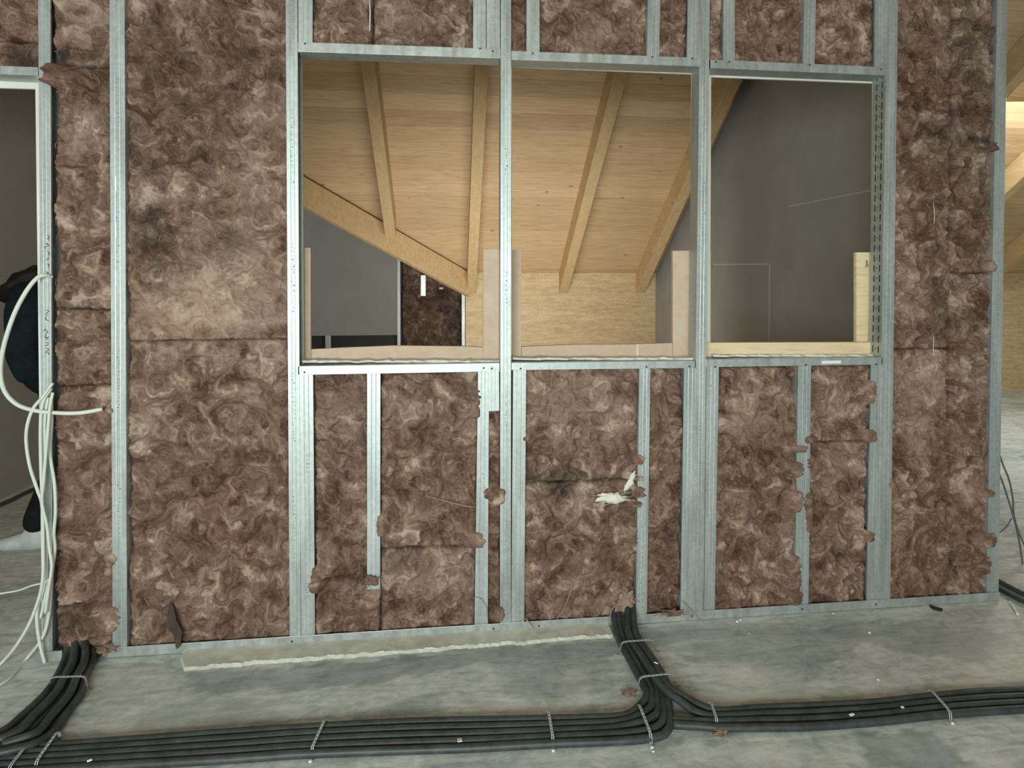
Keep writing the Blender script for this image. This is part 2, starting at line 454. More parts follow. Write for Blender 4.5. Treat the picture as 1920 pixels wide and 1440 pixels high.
# cross wing beyond the valley: boarded partition, bare wool bay, floor gap
YW = 6.0
zw_ = lambda x: ZE + (vend.x - x) * SL / k
a, b_ = P(500, 380, YW), P(750, 628, YW)
mb = MB(); mb.loft([(XL-2.2,YW,b_.z),(b_.x,YW,b_.z),(b_.x,YW,zw_(b_.x)),(XL-2.2,YW,zw_(XL-2.2))],[(XL-2.2,YW+.025,b_.z),(b_.x,YW+.025,b_.z),(b_.x,YW+.025,zw_(b_.x)),(XL-2.2,YW+.025,zw_(XL-2.2))]); tag(mb.build('wall_wing', M_GYPSUM), kind='structure')
bb = P(867, 600, YW)
wallbox('wall_wing_back', XL - 2.2, vend.x + .3, YW + .12, YW + .16, -.01, 3.2, M_FILM)
wallbox('wall_wing_side', vend.x + .001, vend.x + .10, YF + .1, YW + .2, -.01, ZE, M_OSB)
wallbox('wall_wing_left', XL - 2.3, XL - 2.2, 2.4, YW, -.01, 3.4, M_GYPSUM)
zw = lambda x: ZE + (vend.x - x) * SL / k
xw0 = XL - 2.3; yv = YF + (xw0 - vend.x) / k
mb = MB(); pl = [(vend.x, YF + .001), (vend.x, YW + .2), (xw0, YW + .2), (xw0, yv + .001)]
mb.loft([(x, y, zw(x)) for x, y in pl], [(x, y, zw(x) + .03) for x, y in pl]); tag(mb.build('ceiling', M_PLANK), kind='structure')

# ------------------------------------------------------------------ metal framing
DEP = .085
ZTOP = 2.72
def stud(px, label, web='l', y0=0.0, dep=DEP, top=None, bot=None, lean=True, marks=0, slots=False, groove=True, group='galvanised steel studs of the partition', name='metal_stud', parent=None):
    (ut0, ut1, vt), (ub0, ub1, vb_) = px
    a0, a1 = P(ub0, vb_, y0), P(ub1, vb_, y0)
    b0, b1 = P(ut0, vt, y0), P(ut1, vt, y0)
    if top is not None:
        s = (top - a0.z) / (b0.z - a0.z); b0 = a0.lerp(b0, s) if s <= 1 else a0 + (b0 - a0) * s
        s = (top - a1.z) / (b1.z - a1.z); b1 = a1 + (b1 - a1) * s
    zb = bot if bot is not None else (a0.z + a1.z) / 2
    zt = top if top is not None else (b0.z + b1.z) / 2
    t = .0022; mb = MB()
    def ring(x0, x1, z):
        w = x1 - x0; g = .0005
        if groove: fr = [(x0,0),(x0+w*.30,0),(x0+w*.34,g),(x0+w*.38,0),(x0+w*.62,0),(x0+w*.66,g),(x0+w*.70,0),(x1,0)]
        else: fr = [(x0,0),(x1,0)]
        if web == 'l':
            pr = fr + [(x1,.010),(x1-t,.010),(x1-t,t+g),(x0+t,t+g),(x0+t,dep-t),(x1-t,dep-t),(x1-t,dep-.010),(x1,dep-.010),(x1,dep),(x0,dep)]
        else:
            pr = fr + [(x1,dep),(x0,dep),(x0,dep-.010),(x0+t,dep-.010),(x0+t,dep-t),(x1-t,dep-t),(x1-t,t+g),(x0+t,t+g),(x0+t,.010),(x0,.010)]
        return [(x, y0 + y, z) for x, y in pr]
    mb.loft(ring(a0.x, a1.x, zb), ring(b0.x, b1.x, zt), 0, True)
    w = a1.x - a0.x
    rng = random.Random(int(ub0 * 13 + vb_))
    if marks:                                        # faint rolled printing down the flange
        z = zb + .05
        while z < zt - .05:
            s = (z - zb) / (zt - zb); xc = a0.x + (b0.x - a0.x) * s + w * .5
            if (z * 2.1 + ub0 * .01) % 1.0 < marks:
                h = rng.uniform(.003, .010); ww = rng.uniform(.002, .007)
                xo = xc + rng.uniform(-.004, .004)
                mb.box(xo - ww/2, xo + ww/2, y0 - .0004, y0 + .0002, z, z + h * .5, 1)
            z += rng.uniform(.009, .02)
    if slots:                                        # perforated web of the slotted post
        z = zb + .05; xw = a0.x
        while z < zt - .03:
            s = (z - zb) / (zt - zb); xw = a0.x + (b0.x - a0.x) * s
            for q in (.022, .058):
                mb.box(xw - .0006, xw + .0004, y0 + q - .003, y0 + q + .003, z, z + .028, 2)
            for q in (.040,):
                mb.box(xw - .0006, xw + .0004, y0 + q - .002, y0 + q + .002, z + .012, z + .018, 2)
            z += .042
    if parent is not None:
        return mb.build(name, [M_METAL, M_PRINT, M_DARKSLOT], parent, bevel=.0012)
    o = mb.build(name, [M_METAL, M_PRINT, M_DARKSLOT], bevel=.0012)
    tag(o, label, 'metal stud', group); return o

ZB = .0
S1 = stud(((71,94,0),(80,98,1225)), 'end stud with black handwriting at the left doorway, beside the white cables', 'l', top=ZTOP, bot=ZB)
S2 = stud(((205,233.5,0),(211,238,1215)), 'stud with short bright slits between the narrow left wool bay and the wide one', 'r', y0=-.002, top=ZTOP, bot=ZB, marks=.5)
S3 = stud(((535.5,557.5,0),(543,564,1190)), 'full height stud at the left side of the left window opening', 'l', y0=-.003, top=ZTOP, bot=ZB, marks=.6)
M1 = stud(((939,958.5,0),(937.5,958,1170)), 'full height mullion stud between the left and centre window openings', 'l', y0=-.004, top=ZTOP, bot=ZB, marks=.3)
M2 = stud(((1313,1331,0),(1299,1319,1160)), 'full height mullion stud between the centre and right window openings', 'l', y0=-.004, top=ZTOP, bot=ZB, marks=.7)
R1 = stud(((1663,1684,0),(1646,1669,1135)), 'full height slotted stud at the right side of the right window opening', 'l', y0=-.003, top=ZTOP, bot=ZB, marks=.3, slots=True)
S8 = stud(((1870,1889,0),(1850,1872,1130)), 'end stud at the right doorway beside the last wool bay', 'l', top=ZTOP, bot=ZB, marks=.2)
# jack studs above the openings
ups = [((559,586,0),(559.5,586,90), 'short stud above the left opening, directly against its left mullion', 'l'),
       ((887,911,0),(887,911,100), 'left one of the paired short studs above the right end of the left opening', 'r'),
       ((912,937.5,0),(912,937.5,104), 'right one of the paired short studs above the left opening, touching the mullion', 'l'),
       ((987.5,1012,0),(987,1012,108), 'short stud above the left end of the centre opening, beside a sliver of wool', 'l'),
       ((1215,1238,0),(1213,1236,118), 'short stud above the centre opening, left of the narrow wool bay', 'l'),
       ((1290,1312,0),(1288,1311,121), 'short stud above the right end of the centre opening, touching the mullion', 'r'),
       ((1357,1378,0),(1356,1378,125), 'short stud above the left end of the right opening', 'l'),
       ((1508,1530,0),(1506,1527,130), 'short stud above the middle of the right opening', 'l'),
       ((1641,1662,0),(1640,1661,137), 'short stud above the right end of the right opening, touching the slotted stud', 'r')]
for a, b, l, w in ups: stud((a, b), l, w, top=ZTOP, marks=.15)
downs = [((560.5,587,696),(565,590.5,1187), 'lower stud under the left end of the left sill, against the mullion', 'l', .15),
         ((688,713.5,700),(688,713,1105), 'short hanging stud under the left sill, cut off above the floor', 'l', .0),
         ((896.5,917,695),(889.5,914.5,1172), 'lower stud under the right end of the left sill, beside a thin strip of wool', 'l', .2),
         ((915,936,692),(915,936.5,771), 'stub of stud hanging under the right end of the left sill', 'l', 0),
         ((962,987,690),(958.5,983,1168), 'lower stud under the left end of the centre sill', 'l', 0),
         ((1199,1219.5,690),(1192,1213,1157), 'lower stud under the centre sill right of the torn wool, above the cable bundle', 'l', .8),
         ((1283,1306,690),(1276,1299,1152), 'lower stud under the right end of the centre sill, touching the mullion', 'r', .3),
         ((1325,1348,688),(1320,1340,1150), 'lower stud under the left end of the right sill, touching the mullion', 'l', .3),
         ((1497,1521,686),(1490,1516,1142), 'lower stud under the middle of the right sill, its edges overgrown by wool', 'l', .05),
         ((1634,1656,682),(1625,1647,1135), 'lower stud under the right end of the right sill, behind the slotted stud', 'r', .05)]
for i, (a, b, l, w, m_) in enumerate(downs):
    stud((a, b), l, w, y0=(-.001 if i != 3 else -.0035), bot=(ZB if i not in (1, 3) else None), marks=m_)

# slits of the second stud
for v0, v1 in ((331,358), (419,446), (507,535), (600,626)):
    a, b = P(217.3, v0, -.002), P(218.2, v1, -.002); mb = MB()
    mb.box(a.x - .0015, a.x + .0018, -.0035, -.0015, b.z, a.z); mb.build('slit', M_SLIT, S2)
# handwriting on the end stud
def scribble(v0, v1, seed, parent, u0=78, u1=94, name='handwriting'):
    rng = random.Random(seed); v = v0; mb = MB()
    while v < v1:
        n = rng.randint(3, 6); h = rng.uniform(7, 14)
        pts = [P(rng.uniform(u0, u1) if i else (u0+u1)/2, v + h * i / n + rng.uniform(-2, 2), -.0012) for i in range(n)]
        if rng.random() < .85: mb.tube(spline(pts, 4), .0009, 4)
        v += h + rng.uniform(1, 5)
    mb.build(name, M_INK, parent)['kind'] = 'stuff'
scribble(442, 502, 3, S1, 84, 93); scribble(508, 528, 13, S1, 80, 93); scribble(580, 676, 5, S1, 82, 92)

# tracks
def track(pa, pb, h, up, label, name='metal_track', y0=-.0015, dep=DEP, screws=(), end=None):
    # pa, pb: pixels of the two ends of the fold line between web and front flange
    a, b = P(*pa, y0), P(*pb, y0); s = 1 if up else -1; t = .0018
    mb = MB()
    def ring(p):
        pr = [(0, 0), (0, s*h), (t, s*h), (t, s*t), (dep - t, s*t), (dep - t, s*h), (dep, s*h), (dep, 0)]
        return [(p.x, y0 + y, p.z + z) for y, z in pr]
    mb.loft(ring(a), ring(b))
    o = mb.build(name, M_METAL, bevel=.001); tag(o, label, 'metal track', 'galvanised steel tracks of the partition')
    for u, v in screws:
        p = P(u, v, y0); q = MB()
        q.tube([p + Vector((0, -.0025, 0)), p + Vector((0, -.001, 0)), p + Vector((0, .004, 0))], [.0025, .0038, .0038], 8)
        q.build('screw', M_SCREW, o)
    return o
H1 = track((558.5,97), (938.5,109.5), .036, True, 'header track above the left window opening', y0=-.003, screws=((572,82),(900,91),(924,96)))
H2 = track((959,112), (1312,124.5), .034, True, 'header track above the centre window opening', y0=-.003, screws=((999,100),(1223,107),(1298,110)))
H3 = track((1332,127.5), (1662,141.5), .034, True, 'header track above the right window opening', y0=-.002, screws=((1342,116),(1367,116),(1518,122),(1652,130)))
L1 = track((558.5,686.5), (937,680.5), .033, False, 'sill track under the left window opening', y0=-.003, screws=((571,698),(907,690),(922,691)))
L2 = track((959,680), (1303,676.5), .029, False, 'sill track under the centre window opening', y0=-.003, screws=((976,691),(1212,688),(1293,687)))
L3 = track((1324,674), (1655,669.5), .031, False, 'sill track under the right window opening with a small white sticker', y0=-.003, screws=((1341,688),(1511,684),(1643,683)))
a, b = P(1541, 676.5, -.0035), P(1577, 681.5, -.0035); q = MB(); q.box(a.x, b.x, -.0042, -.003, b.z, a.z); q.build('sticker', M_WHITE, L3)
track((-480,121), (71,142), .030, True, 'header track over the left doorway, under dark wool', y0=-.001)
# bottom track, a separate length between each pair of openings in it
zt = .036
def btrack(u0, u1, v, label, screws=()):
    a, b = F(u0, v), F(u1, v); x0 = P(u0, v, 0).x; x1 = P(u1, v, 0).x
    mb = MB(); t = .0018
    pr = [(0, zt), (0, 0), (DEP + .006, 0), (DEP + .006, zt), (DEP + .006 - t, zt), (DEP + .006 - t, t), (t, t), (t, zt)]
    mb.loft([(x0, -.0058 + y, z + .001) for y, z in pr], [(x1, -.0058 + y, z + .001) for y, z in pr])
    o = mb.build('floor_track', M_METAL, bevel=.001); tag(o, label, 'metal track', 'galvanised steel tracks of the partition')
    for u in screws:
        p = Vector((P(u, 1180, 0).x, -.0068, .018)); q = MB()
        q.tube([p + Vector((0, -.0025, 0)), p, p + Vector((0, .004, 0))], [.0025, .0038, .0038], 8); q.build('screw', M_SCREW, o)
btrack(84, 118, 1240, 'short end of floor track under the end stud, left of the cable bundle')
btrack(200, 1146, 1200, 'long floor track under the large wool bay and the left opening', (548, 925, 1010))
btrack(1193, 1872, 1150, 'floor track under the right half of the partition, right of the centre cable bundle', (1296, 1503, 1640))

# ------------------------------------------------------------------ board on the far face of the partition
YB0, YB1 = DEP + .006, DEP + .0185
mb = MB()
def zy(v, y, u=850): return P(u, v, y).z
x_l, x_r = P(74, 600, YB0).x - .005, P(1868, 600, YB0).x
# window cut-outs (slightly smaller than the frame)
wins = []
for (u0, u1, vt0, vb0) in ((567.5, 937, 114, 678), (960, 1297, 132, 675), (1333, 1637, 150, 668)):
    um = (u0 + u1) / 2
    wins.append((P(u0, 300, YB0).x, P(u1, 300, YB0).x, P(um, vb0, YB0).z - .0, P(um, vt0, YB0).z))
cells_x = [x_l] + [c for w in wins for c in w[:2]] + [x_r]
for i in range(0, len(cells_x), 2):
    mb.box(cells_x[i], cells_x[i+1], YB0, YB1, 0, ZTOP)
for w in wins:
    mb.box(w[0], w[1], YB0, YB1, 0, w[2] - .004); mb.box(w[0], w[1], YB0, YB1, w[3], ZTOP)
tag(mb.build('wall_partition', M_PLASTER, bevel=.0015), kind='structure')
xd = XL - .02
mb = MB(); mb.box(xd, x_l, YB0, YB1, P(40, 166, YB0).z, ZTOP); tag(mb.build('wall_over_doorway', M_PLASTER, bevel=.0015), kind='structure')

# boards standing round the openings on the far side
def board(pxs, y0, y1, label, m=M_FIBREBOARD, name='lining_board', cat='board', parent=None, edge=None):
    pts = [P(u, v, y0) for u, v in pxs]
    mb = MB(); mb.loft([(p.x, y0, p.z) for p in pts], [(p.x, y1, p.z) for p in pts])
    o = mb.build(name, m, parent, bevel=.0015)
    if parent is None: tag(o, label, cat, 'boards lining the far side of the window openings')
    return o
Y2, Y3 = YB1 + .002, YB1 + .024
def uprt(u0, u1, vt, vb_, l, m=M_FIBREBOARD, y0=Y2, y1=Y3, name='upright_board'):
    return board([(u0,vb_),(u1,vb_),(u1,vt),(u0,vt)], y0, y1, l, m, name)
uprt(562, 582.5, 464.5, 686, 'narrow tan upright board at the left side of the left opening')
uprt(906, 946, 467, 686, 'wide tan upright board at the right side of the left opening, left of the mullion')
uprt(952, 977.5, 468.5, 686, 'tan upright board at the left side of the centre opening, right of the mullion')
uprt(1261.5, 1303, 470, 686, 'wide tan upright board at the right side of the centre opening')
uprt(1316, 1333, 471, 686, 'thin visible strip of upright board at the left side of the right opening', M_FIBREBOARD)
up = uprt(1606, 1643, 473, 686, 'pale pine upright board marked in ink at the right side of the right opening', M_PINE)
a = [P(1624.5, 488, Y2), P(1622.5, 502, Y2), P(1624.5, 488, Y2), P(1628, 502, Y2)]
mb = MB(); e = Vector((0, -.001, 0))
mb.tube([P(1624.8,488,Y2)+e, P(1623,502,Y2)+e], .0012, 5); mb.tube([P(1625.2,488,Y2)+e, P(1627.8,502,Y2)+e], .0012, 5); mb.tube([P(1623.6,497,Y2)+e, P(1627,497,Y2)+e], .0012, 5)
mb.build('letter_mark', M_INK, up)
board([(583,686),(906,686),(906,651),(880,649.5),(740,648),(640,652),(583,655)], Y2, Y3, 'long tan board lying on edge along the bottom of the left opening', M_FIBREBOARD, 'sill_board')
board([(978,686),(1194,686),(1194,645.5),(1080,646),(978,650)], Y2, Y3, 'long left piece of tan board along the bottom of the centre opening', M_FIBREBOARD, 'sill_board')
board([(1197,686),(1261,686),(1261,643),(1197,645)], Y2, Y3, 'short right piece of tan board along the bottom of the centre opening', M_FIBREBOARD, 'sill_board')
board([(1193.8,684),(1197.2,684),(1197.2,645),(1193.8,645)], Y2 - .001, Y3 - .004, 'pale strip filling the joint of the two boards under the centre opening', M_CUTEDGE, 'joint_strip')
pb = board([(1322,669),(1637,664),(1637,641.5),(1322,642.5)], YB0 - .018, Y2 - .001, 'pale knotty pine batten lying along the bottom of the right opening', M_PINE, 'pine_batten')
# crumbly plaster edges on the sills
def crust(u0, u1, v, label, seed):
    rng = random.Random(seed); mb = MB(); n = 46; a = []; b = []; c = []; d = []
    for i in range(n + 1):
        u = u0 + (u1 - u0) * i / n; zz = P(u, v, .0).z
        sillz = zz
        y_ = .040 + .022 * gn(i * .35, seed * 3.1) + rng.uniform(-.003, .003); h = .004 + .0035 * (gn(i * .5, seed * 7.7) + 1) * rng.uniform(.6, 1.1)
        x = P(u, v, .05).x
        a.append((x, y_, sillz - .0005)); b.append((x, y_ + .004, sillz + h)); c.append((x, YB1 - .001, sillz + h * 1.25)); d.append((x, YB1 - .001, sillz - .0005))
    V = a + b + c + d; m_ = n + 1; fs = []
    for i in range(n):
        for k_ in range(4):
            k2 = (k_ + 1) % 4; fs.append((k_*m_+i, k_*m_+i+1, k2*m_+i+1, k2*m_+i))
    fs += [(0, m_, 2*m_, 3*m_), (n, 3*m_+n, 2*m_+n, m_+n)]
    mb.add(V, fs, 0, False); o = mb.build('plaster_edge', M_PLASTER)
    tag(o, label, 'plaster edge')
crust(568, 936, 682, 'rough white plaster edge on the sill of the left opening', 1)
crust(961, 1296, 677, 'rough white plaster edge on the sill of the centre opening', 2)
crust(1336, 1636, 671, 'ragged white plaster edge on the sill of the right opening, under the pine batten', 3)

# ------------------------------------------------------------------ wool batts
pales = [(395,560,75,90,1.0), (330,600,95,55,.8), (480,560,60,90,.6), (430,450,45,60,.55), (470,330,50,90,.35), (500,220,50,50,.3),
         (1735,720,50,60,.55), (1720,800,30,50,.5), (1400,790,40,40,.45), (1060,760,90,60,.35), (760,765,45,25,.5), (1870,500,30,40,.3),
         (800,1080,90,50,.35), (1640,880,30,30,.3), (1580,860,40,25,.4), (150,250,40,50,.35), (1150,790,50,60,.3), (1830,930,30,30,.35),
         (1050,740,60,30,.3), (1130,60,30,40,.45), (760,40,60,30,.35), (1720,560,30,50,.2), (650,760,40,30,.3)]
darks = [(1775,260,110,260,.38),(360,110,190,130,.5),(150,60,60,90,.3),(280,445,40,70,.8), (430,455,50,40,.75), (355,465,20,30,.3), (60,100,80,22,.9), (190,120,60,60,.45), (1760,250,40,200,.35), (1842,262,30,8,1.0),  # leading broad entries paint the fall-off of light at upper right and top left
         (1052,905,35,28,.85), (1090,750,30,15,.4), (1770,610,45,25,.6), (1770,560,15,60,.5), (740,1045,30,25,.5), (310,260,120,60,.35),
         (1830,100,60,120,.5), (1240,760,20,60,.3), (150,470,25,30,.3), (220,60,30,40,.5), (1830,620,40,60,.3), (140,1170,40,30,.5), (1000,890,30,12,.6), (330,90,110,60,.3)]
GN_X, GN_Z, GR = 1200, 1000, .0034
def _bil(f, a, b):
    a = np.mod(a, GN_X); b = np.mod(b, GN_Z); i = np.floor(a).astype(int); j = np.floor(b).astype(int)
    fa = a - i; fb = b - j; i %= GN_X; j %= GN_Z; i1 = (i + 1) % GN_X; j1 = (j + 1) % GN_Z
    return (f[j, i]*(1-fa) + f[j, i1]*fa)*(1-fb) + (f[j1, i]*(1-fa) + f[j1, i1]*fa)*fb
def _blur(f, k):
    for ax in (0, 1):
        f = sum(np.roll(f, q, ax) for q in range(-k, k + 1)) / (2 * k + 1)
    return f
def make_flow():
    # noise smeared along a swirling direction field: tufts and strands of mineral wool
    jx, jz = np.meshgrid(np.arange(GN_X, dtype=float), np.arange(GN_Z, dtype=float))
    x = jx * GR; z = jz * GR
    psi = fbm(x * 4.4, z * 4.4, 3, 81) + .30 * fbm(x * 15, z * 15, 3, 82) + .10 * fbm(x * 42, z * 42, 2, 84) + .75 * fbm(x * 1.3, z * 1.3, 2, 83)
    vz = -(np.roll(psi, -1, 1) - np.roll(psi, 1, 1)); vx = (np.roll(psi, -1, 0) - np.roll(psi, 1, 0))
    m = np.sqrt(vx*vx + vz*vz) + 1e-9; vx /= m; vz /= m
    r = np.random.RandomState(5); out = []
    for blur, L, st in ((3, 9, 1.5), (1, 10, 1.2), (3, 8, 1.6), (0, 12, 1.1)):
        nz_ = _blur(r.rand(GN_Z, GN_X), blur) if blur else r.rand(GN_Z, GN_X)
        acc = nz_.copy()
        for sg in (-1, 1):
            a = jx.copy(); b = jz.copy()
            for q in range(L):
                ux = _bil(vx, a, b); uz = _bil(vz, a, b); a += sg * st * ux; b += sg * st * uz
                acc += _bil(nz_, a, b)
        acc -= acc.mean(); acc /= acc.std(); out.append(acc)
    return out
FLOW = make_flow()
def flow(k, x, z): return _bil(FLOW[k], x / GR, z / GR)
def wool_fields(x, z):
    h = .60 * gn(x * 8, z * 8, 31) + .50 * gn(x * 21, z * 21, 32) + .33 * flow(0, x, z) + .20 * flow(1, x, z) - .5 * np.maximum(0, .12 - np.abs(fbm(x * 11, z * 11, 3, 33))) * 6
    return h
def wool_tone(x, z):
    c = .515 + .125 * flow(2, x, z) + .10 * flow(3, x, z) + .04 * flow(0, x, z) + .26 * fbm(x * 5, z * 5, 4, 91)
    return np.clip(c, 0, 1)
def wool_fields_old(x, z):
    th = 2.6 * fbm(x * 2.3 + 5, z * 2.3 + 1, 3, 11) * 2
    wx = x + .045 * fbm(x * 7, z * 7, 3, 21); wz = z + .045 * fbm(x * 7 + 9, z * 7, 3, 22)
    wx2 = wx + .016 * fbm(x * 26, z * 26, 2, 23); wz2 = wz + .016 * fbm(x * 26 + 4, z * 26, 2, 24)
    def rg(fx, s, an):
        c, sn = np.cos(th * .5 + an), np.sin(th * .5 + an)
        a = wx2 * c + wz2 * sn; b = -wx2 * sn + wz2 * c
        n = gn(a * fx * .55, b * fx, s); return 1 - np.minimum(1, np.abs(n) * 2.3)
    h = .50 * gn(wx * 9, wz * 9, 31) + .62 * gn(wx2 * 19, wz2 * 19, 32) + .55 * (rg(20, 41, 0) - .5) + .42 * (rg(38, 42, 1.2) - .5) + .22 * (rg(75, 43, 2.1) - .5) + .10 * gn(wx2 * 150, wz2 * 150, 44)
    return h
AMP = .017
def batt(pxl, pxr, vt, vb_, label, top=None, bot=None, amp=1.0, y0=.016, group='mineral wool batts in the partition', red=.35, seed=0, res=.0036, edge=.014, over=(), ragged=.004, fib=1.0):
    # pxl/pxr: (u at top, u at bottom)
    za = top if top is not None else P((pxl[0]+pxr[0])/2, vt, 0).z
    zb = bot if bot is not None else P((pxl[1]+pxr[1])/2, vb_, 0).z
    xl0, xl1 = P(pxl[0], vt, 0).x, P(pxl[1], vb_, 0).x
    xr0, xr1 = P(pxr[0], vt, 0).x, P(pxr[1], vb_, 0).x
    nx = max(6, int((xr0 - xl0) / res)); nz = max(8, int((za - zb) / res))
    s, t = np.meshgrid(np.linspace(0, 1, nx + 1), np.linspace(0, 1, nz + 1))
    Zp = za + (zb - za) * t
    X0 = xl0 + (xl1 - xl0) * t; X1 = xr0 + (xr1 - xr0) * t
    rag0 = ragged * 1.6 * fbm(Zp * 12 + seed, Zp * 0 + 3.3, 4, 51); rag1 = ragged * 1.6 * fbm(Zp * 12 + seed, Zp * 0 + 8.8, 4, 52)
    ragz0 = ragged * 1.2 * fbm((X0 + (X1-X0)*s) * 14, Zp * 0 + seed + 1.5, 4, 53); ragz1 = ragged * 1.2 * fbm((X0 + (X1-X0)*s) * 14, Zp * 0 + seed + 7.5, 4, 54)
    ov = [np.zeros_like(Zp), np.zeros_like(Zp)]
    for (sd_, vc, hv, ex) in over:
        zc = P((pxr if sd_ else pxl)[0], vc, 0).z; hz = hv * DIST / FPX; rg_ = 1 + .9 * fbm(Zp * 60 + vc, Zp * 0 + 2.2, 3, 57)
        ov[sd_] = np.maximum(ov[sd_], ex * DIST / FPX * np.clip(1.25 - ((Zp - zc) / hz) ** 2, 0, 1) ** .6 * rg_)
    Xp0 = X0 + rag0 + (X1 + rag1 - X0 - rag0) * s
    rag0 = rag0 - ov[0]; rag1 = rag1 + ov[1]
    Xp = X0 + rag0 + (X1 + rag1 - X0 - rag0) * s; Zq = Zp + ragz0 * (1 - t) + ragz1 * t
    h = wool_fields(Xp + seed * .37, Zq + seed * .61)
    de = np.minimum(np.minimum((s) * (X1 - X0), (1 - s) * (X1 - X0)), np.minimum(t, 1 - t) * (za - zb))
    ed = np.clip(de / edge, 0, 1); ed = np.sqrt(np.maximum(0, 1 - (1 - ed) ** 2))
    dx = np.minimum(s, 1 - s) * (X1 - X0); side = np.clip(dx / .03, 0, 1)
    Yp = y0 - AMP * amp * h
    lim = .004 + 0 * Yp
    Yp = np.where(side < 1, np.maximum(Yp, lim * (1 - side) - .018 * side), Yp)
    for sd_ in (0, 1):
        d_ = (s if sd_ == 0 else 1 - s) * (X1 - X0); q = np.clip(ov[sd_] / .006, 0, 1) * np.clip(1.9 - d_ / (.016 + ov[sd_] * .95), 0, 1)
        ed = ed + (1 - ed) * q * .8
        Yp = Yp * (1 - q) + (np.minimum(Yp, .0) * .5 - .0105) * q
    Yp = Yp + (1 - ed) * .022
    V = np.stack([Xp, Yp, Zq], -1)
    n = (nx + 1) * (nz + 1)
    idx = np.arange(n).reshape(nz + 1, nx + 1)
    f = np.stack([idx[:-1, :-1], idx[1:, :-1], idx[1:, 1:], idx[:-1, 1:]], -1).reshape(-1, 4)
    # ring for the sides and the back
    rim = np.concatenate([idx[0, :], idx[1:, -1], idx[-1, -2::-1], idx[-2:0:-1, 0]])
    vr = V.reshape(-1, 3)[rim].copy(); vr[:, 1] = DEP - .004; vr[:, 0] = Xp0.ravel()[rim]
    m_ = len(rim); r2 = np.arange(m_) + n; nxt = np.roll(np.arange(m_), -1)
    f2 = np.stack([rim, rim[nxt], r2[nxt], r2], -1)
    verts = V.reshape(-1, 3).tolist() + vr.tolist()
    faces = f.tolist() + f2.tolist() + [r2[::-1].tolist()]
    me = bpy.data.meshes.new('wool_batt'); me.from_pydata(verts, [], faces); me.materials.append(M_WOOL); smooth(me)
    # colour patches of the wool itself, and painted-in dimming upper right and top left
    def px_of(x, z):
        d = np.stack([x - CO.x, np.full_like(x, -CO.y), z - CO.z], -1) @ np.array(CR)
        return PX + FPX * d[..., 0] / -d[..., 2], PY - FPX * d[..., 1] / -d[..., 2]
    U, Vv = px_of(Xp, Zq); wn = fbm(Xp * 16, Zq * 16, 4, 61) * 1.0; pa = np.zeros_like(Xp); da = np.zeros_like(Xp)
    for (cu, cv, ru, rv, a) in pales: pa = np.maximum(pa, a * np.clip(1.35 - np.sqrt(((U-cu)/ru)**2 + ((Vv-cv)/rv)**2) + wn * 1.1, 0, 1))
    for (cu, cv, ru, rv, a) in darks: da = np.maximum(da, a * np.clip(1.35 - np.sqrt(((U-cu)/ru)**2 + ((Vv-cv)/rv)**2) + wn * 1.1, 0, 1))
    ra = np.clip(red + fbm(Xp * 3 + 7, Zq * 3, 3, 63) * 1.4, 0, 1)
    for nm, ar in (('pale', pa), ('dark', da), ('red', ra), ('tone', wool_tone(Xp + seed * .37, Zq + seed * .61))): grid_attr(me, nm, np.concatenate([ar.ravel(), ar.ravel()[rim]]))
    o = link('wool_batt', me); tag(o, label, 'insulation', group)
    # loose fibres standing out of the face
    rng = random.Random(int(seed * 100) + 5); mb = MB()
    Yg = Yp
    area_ = (xr0 - xl0) * (za - zb)
    for q in range(int(area_ * 620 * fib)):
        i = rng.randint(2, nz - 2); j = rng.randint(2, nx - 2)
        L = rng.uniform(.02, .06); ang = rng.uniform(0, 6.28); cur = rng.uniform(-30, 30)
        pts = []; x = Xp[i, j]; z = Zq[i, j]; n_ = 7
        for k_ in range(n_):
            tt = k_ / (n_ - 1)
            ii = int(min(max((za - z) / (za - zb) * nz, 0), nz)); x_l = X0[ii, 0]; x_r = X1[ii, 0]
            jj = int(min(max((x - x_l) / max(x_r - x_l, 1e-6) * nx, 0), nx))
            pts.append((x, min(Yg[ii, jj], .02) - .0015 - .004 * math.sin(tt * 3.14), z))
            ang += cur * L / n_; x += math.cos(ang) * L / n_; z += math.sin(ang) * L / n_
            x = min(max(x, x_l + .004), x_r - .004); z = min(max(z, zb + .004), za - .004)
        rr = rng.uniform(.0003, .0009)
        mb.tube(pts, [rr * math.sin(.25 + 2.7 * k_ / (n_ - 1)) for k_ in range(n_)], 4)
    if mb.v:
        fo = mb.build('loose_fibre', M_FIBRE, o); fo['kind'] = 'stuff'
    return o
Bt = {}
